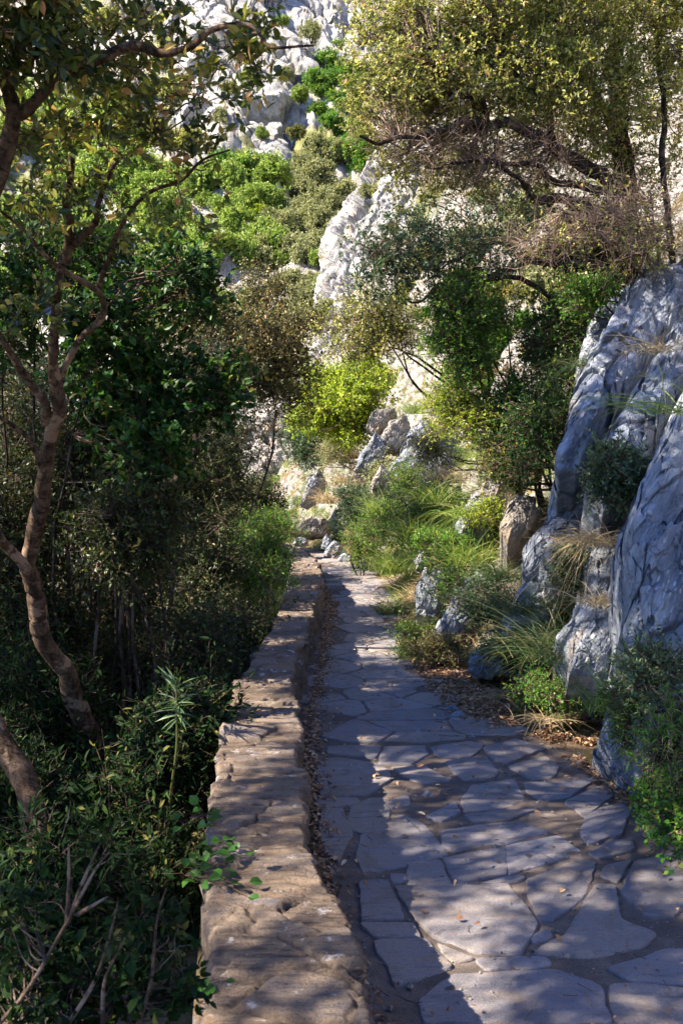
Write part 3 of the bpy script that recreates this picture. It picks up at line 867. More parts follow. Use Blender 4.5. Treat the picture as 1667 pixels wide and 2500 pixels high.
# ------------------------------------------------------------------ vegetation builders
def tubes(Pn, Rn, sides=4):
    """Pn (N,K,3), Rn (N,K) -> V, quads"""
    N, K = Pn.shape[:2]
    T = norm(np.gradient(Pn, axis=1))
    up = np.where(np.abs(T[..., 2:3]) > .9, np.array([1.0, 0, 0]), np.array([0, 0, 1.0]))
    A = norm(np.cross(T, up)); B = np.cross(T, A)
    th = np.arange(sides) * 2 * pi / sides
    V = Pn[:, :, None] + Rn[:, :, None, None] * (A[:, :, None] * np.cos(th)[:, None] + B[:, :, None] * np.sin(th)[:, None])
    j = np.arange(sides)
    n_ = np.arange(N)[:, None, None]; k_ = np.arange(K - 1)[None, :, None]
    a = (n_ * K + k_) * sides + j; b = (n_ * K + k_) * sides + (j + 1) % sides
    q = np.stack([a, b, b + sides, a + sides], -1).reshape(-1, 4)
    return V.reshape(-1, 3), q
def leaves(C, Dr, Nn, L, Wd, rv, fold=.18):
    """rhombic folded leaves"""
    S = norm(np.cross(Dr, Nn)); Nn = norm(np.cross(S, Dr))
    L = L[:, None]; Wd = Wd[:, None]
    a = C
    b = C + Dr * L * .45 + S * Wd * .5 + Nn * Wd * fold
    c = C + Dr * L - Nn * L * .08
    d = C + Dr * L * .45 - S * Wd * .5 + Nn * Wd * fold
    V = np.stack([a, b, c, d], 1).reshape(-1, 3)
    i = np.arange(len(C)) * 4
    f = np.vstack([np.stack([i, i + 1, i + 2], -1), np.stack([i, i + 2, i + 3], -1)])
    return V, f, np.repeat(rv, 4)
def leaves6(C, Dr, Nn, L, Wd, rv, fold=.16):
    """fuller oval leaves for things close to the camera"""
    S = norm(np.cross(Dr, Nn)); Nn = norm(np.cross(S, Dr))
    L = L[:, None]; Wd = Wd[:, None]
    mid = lambda t, bend: C + Dr * L * t - Nn * L * bend
    pts = [C, mid(.25, 0) + S * Wd * .40 + Nn * Wd * fold, mid(.62, .04) + S * Wd * .46 + Nn * Wd * fold, mid(1, .13),
           mid(.62, .04) - S * Wd * .46 + Nn * Wd * fold, mid(.25, 0) - S * Wd * .40 + Nn * Wd * fold, mid(.45, .02)]
    V = np.stack(pts, 1).reshape(-1, 3)
    i = np.arange(len(C)) * 7
    f = np.vstack([np.stack([i + 6, i + k, i + (k + 1) % 6], -1) for k in range(6)])
    return V, f, np.repeat(rv, 7)
def rdir(n, rg): return norm(rg.normal(size=(n, 3)))

def limb_tube(pts, r0, r1, rg, sub=8, wob=.02, sides=8, power=1.0):
    pts = np.array(pts, float)
    n = len(pts)
    t = np.linspace(0, n - 1, (n - 1) * sub + 1)
    i = np.clip(np.floor(t).astype(int), 0, n - 2); f = (t - i)[:, None]
    g = lambda k: pts[np.clip(i + k, 0, n - 1)]
    Q = .5 * ((2 * g(0)) + (-g(-1) + g(1)) * f + (2 * g(-1) - 5 * g(0) + 4 * g(1) - g(2)) * f ** 2 + (-g(-1) + 3 * g(0) - 3 * g(1) + g(2)) * f ** 3)
    Q = Q + np.stack([fbm(Q * 4 + 10 * k, 2, 90 + k) for k in range(3)], -1) * wob
    R = r0 + (r1 - r0) * (np.linspace(0, 1, len(Q)) ** power)
    R = R * (1 + .10 * fbm(Q * 9, 2, 99) + .05 * vnoise(Q * 40, 98))
    V, q = tubes(Q[None], R[None], sides)
    return V, q, Q, R

class Plant:
    def __init__(s, name, loc, label, cat, group=None, seed=1, crown='crown'):
        s.root = empty(name, loc, label, cat, group)
        s.rg = np.random.default_rng(seed)
        s.wood = []; s.skel = []; s.lf = []; s.tw = []; s.crown = crown
    def limb(s, pts, r0, r1, **k):
        V, q, Q, R = limb_tube(pts, r0, r1, s.rg, **k)
        s.wood.append((V, q)); s.skel.append(Q)
        return Q
    def foliage(s, blobs, L=.04, W=.02, m=6, k=7, tl=.22, tr=.0025, six=False, cr=.10, up=.25, connect=True, shell=2.2, flat=.6, bare=False, rootr=None, lfup=.55, origin=None, sk=None, hub=False):
        rg = s.rg
        cs, outs, cid = [], [], []
        for c, r, n in blobs:
            u = rdir(n, rg)
            rad = rg.random(n) ** (1 / shell)
            rad = rad * np.where(rg.random(n) < .16, rg.uniform(1.1, 1.6, n), 1)
            cs.append(np.array(c) + u * rad[:, None] * np.array(r)); outs.append(u)
        C = np.vstack(cs); O = np.vstack(outs)
        N = len(C)
        if connect:
            if sk is not None: SK = np.vstack(sk)
            elif s.skel: SK = np.vstack(s.skel)
            else: SK = np.array([origin if origin is not None else s.root.location])
            # nearest skeleton point, preferring points below
            idx = np.zeros(N, int)
            for a in range(0, N, 500):
                dd = ((C[a:a + 500, None] - SK[None]) ** 2).sum(-1)
                idx[a:a + 500] = dd.argmin(1)
            S0 = SK[idx]
            if hub:                # one bough to each clump, fine twigs from there
                bi = np.repeat(np.arange(len(blobs)), [b_[2] for b_ in blobs])
                bc = np.array([b_[0] for b_ in blobs])
                hs = SK[((bc[:, None] - SK[None]) ** 2).sum(-1).argmin(1)]
                S0 = bc[bi]
                tt_ = np.linspace(0, 1, 9)[None, :, None]
                Qh = hs[:, None] * (1 - tt_) + bc[:, None] * tt_ + rg.normal(size=(len(bc), 1, 3)) * .07 * np.linalg.norm(bc - hs, axis=1)[:, None, None] * np.sin(tt_ * pi)
                s.tw.append(tubes(Qh, (.011 - .007 * tt_[..., 0]) * np.ones((len(bc), 1)), 5))
            t = np.linspace(0, 1, 7)[None, :, None]
            wv = rg.normal(size=(N, 1, 3)) * .12 * np.linalg.norm(C - S0, axis=1)[:, None, None]
            wv2 = rg.normal(size=(N, 1, 3)) * .05 * np.linalg.norm(C - S0, axis=1)[:, None, None]
            Q = S0[:, None] * (1 - t) + C[:, None] * t + wv * np.sin(t * pi) + wv2 * np.sin(t * 2 * pi)
            ln = np.linalg.norm(C - S0, axis=1)
            rr = np.clip(ln * .009, tr * 1.3, tr * 5)[:, None] * (1 - .75 * t[..., 0]) + tr * .4
            s.tw.append(tubes(Q, rr, 4))
        # sub twigs
        n2 = N * m
        ci = np.repeat(np.arange(N), m)
        d = norm(O[ci] * .55 + rg.normal(size=(n2, 3)) * .75 + np.array([0, 0, up]))
        st = C[ci] + rg.normal(size=(n2, 3)) * cr * .35
        ln = tl * rg.uniform(.45, 1.25, n2)
        t = np.linspace(0, 1, 4)[None, :, None]
        bend = rg.normal(size=(n2, 1, 3)) * .14 * ln[:, None, None]
        Q = st[:, None] + d[:, None] * ln[:, None, None] * t + bend * np.sin(t * pi)
        s0 = C[ci]
        Q[:, 0] = s0 * .5 + st * .5
        s.tw.append(tubes(Q, np.repeat(np.array([[1, .8, .6, .35]]) * tr, n2, 0), 3))
        if bare: return
        n3 = n2 * k
        li = np.repeat(np.arange(n2), k)
        tt = rg.uniform(.15, 1.05, n3)[:, None]
        pos = st[li] + d[li] * ln[li][:, None] * tt + bend[li, 0] * np.sin(tt * pi)
        ld = norm(d[li] * .45 + rg.normal(size=(n3, 3)) * .75)
        nn = norm(np.array([-.55, -.45, .75]) * lfup * 1.5 + rg.normal(size=(n3, 3)) * .6)
        sz = rg.uniform(.45, 1.35, n3)
        rv = np.clip(.55 * rg.random(n3) + .3 * rg.random(N)[ci[li]] + .15 * rg.random(n2)[li], 0, 1) ** 1.0
        rv = np.clip((rv - .5) * 1.5 + .5, 0, 1)
        s.lf.append((leaves6 if six else leaves)(pos, ld, nn, L * sz, W * sz * rg.uniform(.8, 1.1, n3), rv))
    def done(s, wood='bark_dark', leaf='lf_oak', twig='twig_brown', trunk='trunk'):
        def cat(lst):
            Vs, Fs, off = [], [], 0
            for it in lst:
                Vs.append(it[0]); Fs.append(it[1] + off); off += len(it[0])
            return np.vstack(Vs), np.vstack(Fs)
        if s.wood:
            V, q = cat(s.wood); mesh(trunk, V, [q], M[wood], s.root, smooth=True)
        if s.tw:
            V, q = cat(s.tw); mesh('twigs', V, [q], M[twig], s.root, smooth=True)
        if s.lf:
            V, q = cat(s.lf); mesh(s.crown, V, [q], M[leaf], s.root, rnd=np.concatenate([i[2] for i in s.lf]))
        return s.root
def copy_tree(o, loc, rz=0, scl=1.0, label=None, group=None):
    r = o.copy(); COL.objects.link(r)
    r.location = [float(v) for v in loc]; r.rotation_euler = (0, 0, rz)
    r.scale = (scl, scl, scl) if not hasattr(scl, '__len__') else scl
    if label: r['label'] = label
    if group: r['group'] = group
    for ch in list(o.children):
        c = ch.copy(); COL.objects.link(c); c.parent = r
    return r
def pxr(npx, d): return npx * d / F      # pixels -> metres at distance d

def blades(base, n, rg, L, Wd, spread=.5, up=1.0, rad=.05, droop=.5, lean=(0, 0, 0), K=6):
    """n grass blades from around base -> V, quads, rnd"""
    b = np.array(base) + np.c_[rg.normal(size=(n, 2)) * rad, np.zeros(n)]
    d = norm(np.c_[rg.normal(size=(n, 2)) * spread, np.full(n, up)] + np.array(lean))
    ln = L * rg.uniform(.45, 1.1, n)
    t = np.linspace(0, 1, K)[None, :, None]
    Q = b[:, None] + d[:, None] * ln[:, None, None] * t
    hd = norm(np.c_[d[:, :2], np.zeros(n)] + 1e-6)
    Q = Q + hd[:, None] * (ln[:, None, None] * t ** 2 * droop * .5)
    Q[..., 2] -= (ln[:, None] * (t[..., 0] ** 2.2) * droop * rg.uniform(.3, 1.2, n)[:, None])
    side = norm(np.cross(d, rg.normal(size=(n, 3))))[:, None]
    wd = (Wd * (1 - t ** 1.5 * .9))
    V = np.stack([Q - side * wd / 2, Q + side * wd / 2], 2)          # n,K,2,3
    i = np.arange(n)[:, None] * K * 2 + np.arange(K - 1)[None] * 2
    q = np.stack([i, i + 1, i + 3, i + 2], -1).reshape(-1, 4)
    rv = np.clip(rg.random(n), 0, 1)
    return V.reshape(-1, 3), q, np.repeat(rv, K * 2)
def catq(lst):
    Vs, Fs, Rs, off = [], [], [], 0
    for V, q, r in lst:
        Vs.append(V); Fs.append(q + off); Rs.append(r); off += len(V)
    return np.vstack(Vs), np.vstack(Fs), np.concatenate(Rs)
# ================================================================== VEGETATION: left side
PL = lambda lst, d0, d1: [P(x, y, d0 + (d1 - d0) * i / (len(lst) - 1)) for i, (x, y) in enumerate(lst)]
# T1: leaning grey-brown tree whose crown hangs over the upper left
t1 = Plant('oak_tree', P(335, 1965, 6.0) - np.array([0, 0, .1]), 'leaning grey brown oak with forked trunk and open crown filling the upper left', 'tree', seed=11)
t1.limb(PL([(345, 1985), (330, 1935), (276, 1871), (223, 1797), (197, 1744), (170, 1659), (133, 1584), (96, 1520), (74, 1414), (80, 1318), (101, 1233), (112, 1148), (122, 1063), (143, 999), (133, 893)], 6.0, 4.2), .068, .026, wob=.02, sides=12)
t1.limb(PL([(133, 900), (128, 819), (138, 732), (163, 623), (190, 596), (233, 542), (241, 499), (282, 401), (325, 380), (380, 330)], 4.2, 3.6), .022, .005, wob=.015)
t1.limb(PL([(163, 640), (175, 560), (163, 490), (180, 380), (150, 300)], 4.0, 3.6), .022, .006, wob=.01)
t1.limb(PL([(143, 960), (184, 846), (249, 770), (239, 705), (271, 623), (298, 553), (352, 482), (434, 445), (488, 396), (560, 370)], 4.3, 3.4), .016, .003, wob=.012)
t1.limb(PL([(110, 1030), (108, 985), (54, 910), (16, 850), (-50, 760)], 4.4, 4.0), .022, .012, wob=.01)
t1.limb(PL([(103, 1150), (70, 1078), (0, 1023), (-70, 990)], 4.5, 4.2), .014, .009)
t1.limb(PL([(-60, 560), (0, 417), (27, 325), (41, 260), (27, 180), (60, 100), (110, 0), (150, -120)], 3.2, 2.9), .030, .012, wob=.01, sides=10)
t1.limb(PL([(41, 275), (76, 260), (152, 184), (239, 152), (325, 114), (390, 130), (461, 114), (515, 76), (612, 62), (660, 110), (760, 112)], 3.1, 2.7), .021, .003, wob=.008, sides=10)
LO = t1.limb(PL([(-50, 700), (-120, 500), (-250, 250), (-500, 0), (-900, -250)], 4.0, 3.4), .05, .02)
LO2 = t1.limb(PL([(-120, 500), (-200, 200), (-150, -200), (-100, -500)], 3.9, 3.9), .03, .012)
t1.limb(PL([(239, 720), (190, 690), (120, 640), (60, 560), (0, 520)], 3.9, 3.5), .013, .004)
t1.limb(PL([(74, 1414), (30, 1330), (0, 1300), (-60, 1200)], 4.7, 4.3), .03, .015)
B = []
for x, y, d, r, n in [(80, 80, 2.9, 110, 34), (230, 60, 3.1, 110, 22), (380, 110, 3.2, 80, 13), (560, 60, 2.9, 60, 8), (600, 150, 2.9, 55, 7), (160, 250, 3.3, 110, 24), (330, 230, 3.5, 90, 18), (470, 250, 3.7, 70, 12), (60, 380, 3.3, 100, 18), (230, 400, 3.6, 100, 18), (400, 380, 3.7, 80, 13), (500, 370, 3.6, 60, 8), (450, 470, 3.6, 55, 7), (130, 560, 3.7, 100, 12), (300, 560, 3.9, 90, 9), (60, 760, 4.0, 80, 10), (-30, 200, 3.0, 120, 24), (30, 0, 2.8, 100, 24)]:
    c = P(x, y, d); r_ = pxr(r, d)
    B.append((c, (r_, r_ * 1.3, r_), int(n * (.52 if y < 220 else .36))))
t1.foliage(B, L=.040, W=.020, m=6, k=8, tl=.13, tr=.0018, six=True, cr=.06)
# the part of the crown to the left, outside the picture: it shades the path
B2 = []
rg = np.random.default_rng(5)
while len(B2) < 56:
    x, y = rg.uniform(-5.4, -.2), rg.uniform(-1.5, 6.5)
    z = max(.5 * y + 1.9, 2.7) + rg.uniform(.3, 2.0) 
    if abs(x) < .343 * y and z < .5 * y + 2.5: continue
    B2.append(((x, y, z), (.44, .44, .22), int(rg.uniform(22, 34))))
_sd = np.array([SUN_AZ[0] * cos(SUN_EL), SUN_AZ[1] * cos(SUN_EL), sin(SUN_EL)])
for k in range(20):                 # unseen boughs added sunward of the wall and path to shade them
    q = np.array([rg.uniform(-.4, .80), 1.6 + 7.0 * (k + rg.random()) / 20, .3])
    z = max(3.2, .5 * q[1] + 1.3) + rg.uniform(0, .8)
    c = q + _sd * (z - q[2]) / _sd[2]
    B2.append((c, (.36, .36, .2), int(rg.uniform(24, 34))))
for k in range(16):  # unseen boughs further left, added to shade the thicket
    x = rg.uniform(-8, -4.8); c = np.array([x, rg.uniform(-1, 6), rg.uniform(3.2, max(3.4, (-.9 - x) / 1.08))])
    B2.append((c, (.7, .7, .35), 44))
def thin(B, seed, keep_path, keep_wall):
    """open gaps in the boughs so that sun reaches the paving in patches"""
    r_ = np.random.default_rng(seed); out = []
    for c, r, n in B:
        c = np.array(c, float); q = c - _sd * c[2] / _sd[2]
        if .35 < q[0] < 1.7 and .8 < q[1] < 8:
            if r_.random() < keep_path: out.append((c, (.32, .32, .18), int(n * .9)))
        elif -.6 < q[0] <= .35 and q[1] < 9:
            if r_.random() < keep_wall: out.append((c, (.34, .34, .18), int(n * .95)))
        else: out.append((c, r, n))
    return out
for k in range(26):                 # high boughs that shade the rock slabs
    q = np.array([rg.uniform(1.7, 3.2), rg.uniform(4.2, 8), 0]); q[2] = rg.uniform(.3, 1) * (q[0] - 1.2) * 1.6
    z = .5 * q[1] + 2.4 + rg.uniform(0, .5)
    B2.append((q + _sd * (z - q[2]) / _sd[2], (.5, .5, .22), 34))
B2 = thin(B2, 3, .9, .9)
for k in range(10):  # small unseen boughs added to break up the sun on the near paving
    q = np.array([rg.uniform(.3, 1.05), 2.0 + 3.6 * (k + rg.random()) / 10, 0])
    z = 3.4 + rg.uniform(0, .6)
    B2.append((q + _sd * z / _sd[2], (.26, .30, .16), 20))
t1.foliage(B2, L=.046, W=.026, m=6, k=7, tl=.20, tr=.002, cr=.1, sk=[LO, LO2], hub=True)
t1.done('bark_grey', 'lf_oak', 'twig_brown')

t2 = Plant('oak_tree', P(95, 2400, 4.2), 'thick curved trunk with a broken knot at the lower left edge', 'tree', seed=12)
t2.limb(PL([(110, 2460), (95, 2330), (98, 2150), (92, 2040), (62, 1930), (30, 1850), (0, 1780), (-50, 1680), (-90, 1500), (-140, 1250), (-160, 950), (-260, 600)], 4.2, 4.6), .060, .045, wob=.02, sides=12)
V, q, Q, R = limb_tube(PL([(95, 2060), (106, 2030), (104, 2000)], 4.12, 4.1), .030, .018, t2.rg); t2.wood.append((V, q))
B2 = []
LO = t2.limb([(-2.2, 5, 3.2), (-3.4, 6.5, 4.2), (-3.6, 8.5, 5.2), (-3, 10.5, 6.4)], .05, .015)
LO2 = t2.limb([(-2.2, 5, 3.2), (-2.6, 6.5, 5), (-1.6, 7.5, 6.2), (-.6, 8, 6.8)], .05, .015)
rg = np.random.default_rng(6)
while len(B2) < 34:
    x, y = rg.uniform(-5.5, 0), rg.uniform(6, 12)
    z = .5 * y + 2.2 + rg.uniform(0, 1.6)
    if abs(x) > .36 * y + .4: z = rg.uniform(3.4, 6.5)
    elif x > -1 and y > 9: continue
    B2.append(((x, y, z), (.6, .6, .4), int(rg.uniform(14, 26))))
B2 = thin(B2, 4, .9, 1)
t2.foliage(B2, L=.05, W=.03, m=6, k=7, tl=.25, tr=.003, cr=.1, sk=[LO, LO2], hub=True)
t2.done('bark_grey', 'lf_oak')
t3 = Plant('oak_tree', P(30, 2300, 5.0), 'slim shaded trunk cut by the left edge of the picture', 'tree', seed=13)
t3.limb(PL([(40, 2350), (28, 2180), (10, 2060), (-30, 1950), (-80, 1700), (-80, 1300)], 5.0, 5.4), .055, .04, sides=10)
t3.foliage([((-3.2, 6, 1.9), (.7, .7, .6), 26)], L=.045, W=.025, m=6, k=7, tl=.25)
t3.done('bark_grey', 'lf_thicket')
t3 = Plant('oak_tree', P(250, 1850, 7.4), 'dark slender trunk behind the leaning oak', 'tree', seed=14)
t3.limb(PL([(260, 1950), (235, 1800), (180, 1720), (80, 1650), (10, 1600), (-40, 1500), (0, 1300), (40, 1150)], 7.4, 7.2), .05, .025, sides=8)
t3.foliage([(P(60, 1100, 7.2), (.5, .5, .5), 60)], L=.035, W=.02, m=6, k=7, tl=.2)
t3.done('bark_dark', 'lf_thicket')
t3 = Plant('oak_tree', P(380, 1300, 8.6), 'small dark tree with a gnarled elbow shaped limb in the middle of the thicket', 'tree', seed=15)
t3.limb(PL([(350, 1420), (365, 1330), (375, 1270), (385, 1220)], 8.7, 8.6), .05, .045, sides=8)
t3.limb(PL([(380, 1250), (400, 1180), (450, 1160), (480, 1090), (470, 980)], 8.6, 8.4), .05, .02, sides=8)
t3.foliage([(P(460, 960, 8.4), (.5, .5, .4), 40)], L=.035, W=.02, m=6, k=7, tl=.2)
t3.done('bark_dark', 'lf_thicket')

def x_slope(y): return float(np.interp(y, _xb[:, 1], _xb[:, 0])) - .3
def shrub(name, px, py, d, rx, ry, label, leaf, seed, n=60, L=.03, W=.017, m=7, k=8, tl=.2, cr=.12, wood='bark_dark', twig='twig_brown', cat='shrub', group=None, blobs=None, base=None, six=False, depth=1.0, stems=5, tr=.0025, shell=2.2, extra=(), up=.25, fk={}):
    """a shrub whose crown covers an ellipse of the photograph at distance d; stems start on the ground below"""
    c = P(px, py, d); RX, RZ = pxr(rx, d), pxr(ry, d)
    if base is None:
        gz = float(H(c[0], c[1])); b = np.array([c[0], c[1], min(gz, c[2] - RZ * .5)])
        if x_slope(c[1]) < c[0] and gz < c[2] - RZ * 1.3:      # rooted in the slope beside it
            for q in np.linspace(0, 4, 60):
                if float(H(c[0] + q, c[1] + q * .3)) > c[2] - RZ * .7:
                    b = np.array([c[0] + q, c[1] + q * .3, c[2] - RZ * .7]); break
    else: b = np.array(base, float)
    pl = Plant(name, b, label, cat, group, seed)
    rg = pl.rg
    B = []
    nb = 15 if blobs is None else blobs
    for i in range(nb):
        u = norm(rg.normal(size=3)); rr = rg.uniform(.2, .98)
        bc = c + u * np.array([RX, RX * depth, RZ]) * rr
        q = rg.uniform(.18, .46)
        B.append((bc, (RX * q, RX * q * depth, RZ * q * rg.uniform(.6, 1.1)), max(4, int(n / nb * (q / .33) ** 2))))
    for (ex, ey, er, en) in extra:
        ec = P(ex, ey, d); e_ = pxr(er, d); B.append((ec, (e_, e_, e_ * .8), en))
    for i in range(stems):
        tgt = B[i % len(B)][0]
        mid = (b + tgt) / 2 + rg.normal(size=3) * .10 * np.linalg.norm(tgt - b)
        pl.limb([b + rg.normal(size=3) * np.array([.05, .05, 0]), mid, tgt], .012 + .012 * RX, .005, sub=6, sides=6, wob=.03)
    pl.foliage(B, L=L, W=W, m=m, k=k, tl=tl, cr=cr, six=six, tr=tr, shell=shell, up=up, **fk)
    return pl.done(wood, leaf, twig)

# dark glossy tree behind the oak
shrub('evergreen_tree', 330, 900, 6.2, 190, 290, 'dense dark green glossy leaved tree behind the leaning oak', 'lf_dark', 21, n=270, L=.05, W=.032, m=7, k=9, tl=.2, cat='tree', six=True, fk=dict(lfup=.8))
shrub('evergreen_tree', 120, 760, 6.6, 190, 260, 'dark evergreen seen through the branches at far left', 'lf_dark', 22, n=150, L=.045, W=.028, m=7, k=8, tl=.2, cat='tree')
# olive-brown tree in front of the path end
shrub('olive_toned_tree', 600, 890, 12.5, 200, 190, 'dull olive brown tree leaning over the wall before the path end', 'lf_olive', 23, n=420, L=.036, W=.022, m=8, k=9, tl=.3, cat='tree', base=(-2.6, 12.6, -1.4), twig='twig_dark', extra=[(470, 780, 90, 60), (700, 850, 60, 50), (540, 1060, 60, 40), (760, 790, 30, 14), (640, 720, 60, 40), (420, 700, 60, 40)])
shrub('olive_toned_tree', 500, 1160, 11, 110, 170, 'shaded olive tree with gnarled limb left of the wall bend', 'lf_thicket', 24, n=300, L=.036, W=.02, m=8, k=9, tl=.28, cat='tree', twig='twig_dark')
shrub('olive_toned_tree', 380, 1180, 9.5, 190, 230, 'dark twiggy tree in the shade at centre left', 'lf_thicket', 25, n=420, L=.034, W=.02, m=8, k=9, tl=.28, cat='tree', twig='twig_dark')
TH = 'dense dark shrubs of the thicket left of the wall'
for i, (x, y, d, rx, ry, n, lf, lb) in enumerate([
    (90, 1250, 7.0, 170, 230, 260, 'lf_thicket', 'twiggy dark shrub behind the oak trunk at the left edge'),
    (330, 1290, 5.9, 110, 130, 230, 'lf_thicket', 'dark shrub below the dense glossy leaved tree'),
    (210, 1180, 6.4, 100, 140, 150, 'lf_thicket', 'dark shrub right beside the middle of the oak trunk'),
    (560, 1400, 11, 80, 110, 200, 'lf_thicket', 'dark shrub behind the tall grass by the wall'),
    (60, 1450, 6.6, 150, 200, 260, 'lf_thicket', 'twiggy shrub low behind the trunk at the left edge'),
    (300, 1720, 6.6, 150, 150, 260, 'lf_thicket', 'dark shrub right behind the foot of the leaning oak'),
    (560, 1560, 8.2, 100, 120, 200, 'lf_thicket', 'dark shrub filling the corner where grass meets wall'),
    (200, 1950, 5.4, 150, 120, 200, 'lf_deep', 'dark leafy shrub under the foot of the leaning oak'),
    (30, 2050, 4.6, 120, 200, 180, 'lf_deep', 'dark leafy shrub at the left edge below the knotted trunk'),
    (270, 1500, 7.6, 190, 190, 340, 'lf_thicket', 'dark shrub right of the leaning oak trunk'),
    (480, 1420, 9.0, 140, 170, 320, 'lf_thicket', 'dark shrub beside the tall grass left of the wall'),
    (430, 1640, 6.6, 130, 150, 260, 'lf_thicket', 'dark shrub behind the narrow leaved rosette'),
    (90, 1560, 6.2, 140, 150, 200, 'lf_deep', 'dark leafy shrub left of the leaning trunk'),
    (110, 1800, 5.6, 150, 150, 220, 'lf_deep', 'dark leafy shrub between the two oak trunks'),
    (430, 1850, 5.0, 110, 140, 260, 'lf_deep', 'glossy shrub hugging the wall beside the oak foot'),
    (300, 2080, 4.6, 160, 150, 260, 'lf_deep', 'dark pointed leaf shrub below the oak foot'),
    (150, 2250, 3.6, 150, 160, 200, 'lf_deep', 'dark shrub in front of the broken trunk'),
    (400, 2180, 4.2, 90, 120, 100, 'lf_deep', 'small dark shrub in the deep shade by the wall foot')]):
    dense = y > 1700
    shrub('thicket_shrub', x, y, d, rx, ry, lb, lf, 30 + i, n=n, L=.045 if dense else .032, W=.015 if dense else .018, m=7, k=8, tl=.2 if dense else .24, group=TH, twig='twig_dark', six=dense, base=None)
# far thicket on the gorge side, closing the view below the far hill
for i, (x, y, d, rx, ry, lb) in enumerate([(500, 1270, 17, 120, 90, 'shrub below the olive tree near the wall end'), (300, 1050, 15, 220, 200, 'big shaded tree crown deep behind the thicket'), (60, 1000, 13, 200, 260, 'shaded tree crown behind the left evergreen'), (620, 1225, 20, 70, 45, 'small shrub below the shaded retaining wall')]):
    shrub('gorge_tree', x, y, d, rx, ry, lb, 'lf_thicket', 45 + i, n=300, L=.05, W=.03, m=8, k=8, tl=.4, cat='tree', group='trees growing in the gorge behind the thicket')
# tall weeds beside the wall
rg = np.random.default_rng(50)
lst = []
for i in range(420):
    y = rg.uniform(7.0, 16.5); x = float(wl_x(y)) - rg.uniform(.12, 1.3)
    lst.append(blades((x, y, -.45), 26, rg, rg.uniform(.75, 1.15), .007, .18, 1, .08, .25))
V, q, r = catq(lst)
tag(mesh('tall_grass', V, [q], M['grass_blue'], rnd=r), 'tall green weeds and grass growing along the left side of the wall', 'grass', kind='stuff')
for i, (x, y, d, rx, ry, lb) in enumerate([(640, 1360, 11, 60, 60, 'leafy green weed clump touching the wall'), (560, 1340, 12, 70, 50, 'leafy green weed clump left of the tall grass'), (690, 1300, 14.5, 45, 35, 'green weed clump near the wall end'), (610, 1430, 9.5, 70, 70, 'dark green weed clump against the wall where the grass ends'), (640, 1290, 15, 60, 35, 'bright green weeds behind the tall grass')]):
    shrub('weed_clump', x, y, d, rx, ry, lb, 'lf_green', 52 + i, n=80, L=.04, W=.012, m=6, k=8, tl=.25, group='green weeds left of the wall', cat='weeds')

# narrow leaved rosettes
def rosette(px, py, d, label, seed, L=.13, n=46, stem=.6, group='narrow leaved plants beside the wall'):
    c = P(px, py, d); rg = np.random.default_rng(seed)
    root = empty('spurge_plant', c - np.array([0, 0, stem]), label, 'plant', group)
    V, q, Q, R = limb_tube([c - np.array([.05, 0, stem]), c - np.array([.0, 0, stem * .5]), c + np.array([0, 0, .05])], .007, .004, rg, wob=.01)
    mesh('stem', V, [q], M['lf_olive'], root, smooth=True, rnd=np.full(len(V), .3))
    t = rg.random(n)
    C = c + np.c_[rg.normal(size=(n, 2)) * .006, -.16 * t + .04]
    d_ = norm(np.c_[rg.normal(size=(n, 2)), (.9 - 1.3 * t)])
    V, f, r = leaves6(C, d_, norm(np.array([0, 0, 1.]) + rg.normal(size=(n, 3)) * .2), L * rg.uniform(.7, 1.1, n), np.full(n, .014), rg.random(n))
    mesh('leaf_rosette', V, [f], M['lf_blue'], root, rnd=r)
rosette(432, 1690, 4.6, 'tall narrow leaved rosette left of the wall', 61)
rosette(520, 1720, 5.0, 'smaller narrow leaved rosette touching the wall', 62, .11, 34)

# foreground plant, bottom left
fp = Plant('bramble_bush', P(60, 2560, 1.9), 'blurred prickly bramble with upright pale shoots in the bottom left corner', 'bush', seed=65)
for pts in ([(-60, 2560), (60, 2430), (160, 2260), (230, 2130), (268, 2170 - 90)], [(165, 2255), (168, 2150), (168, 2060)], [(165, 2255), (205, 2150), (243, 2062)], [(190, 2235), (265, 2190)], [(150, 2520), (230, 2400), (270, 2280), (290, 2200)], [(330, 2520), (370, 2400), (385, 2250), (410, 2170)], [(250, 2520), (255, 2400), (300, 2300)]):
    fp.limb(PL(pts, 1.9, 1.85), .0052, .0016, sub=6, wob=.004, sides=6)
fp.foliage([(P(x, y, 1.95), (pxr(r_, 1.95),) * 3, n) for x, y, r_, n in [(60, 2400, 90, 20), (200, 2440, 90, 20), (330, 2440, 90, 20), (400, 2280, 50, 7), (300, 2240, 45, 6), (40, 2250, 60, 8), (440, 2430, 50, 8), (100, 2500, 110, 22)]], L=.026, W=.017, m=3, k=5, tl=.055, tr=.0012, six=True, cr=.03)
fp.done('twig_brown', 'lf_deep', 'twig_dark', trunk='stems')

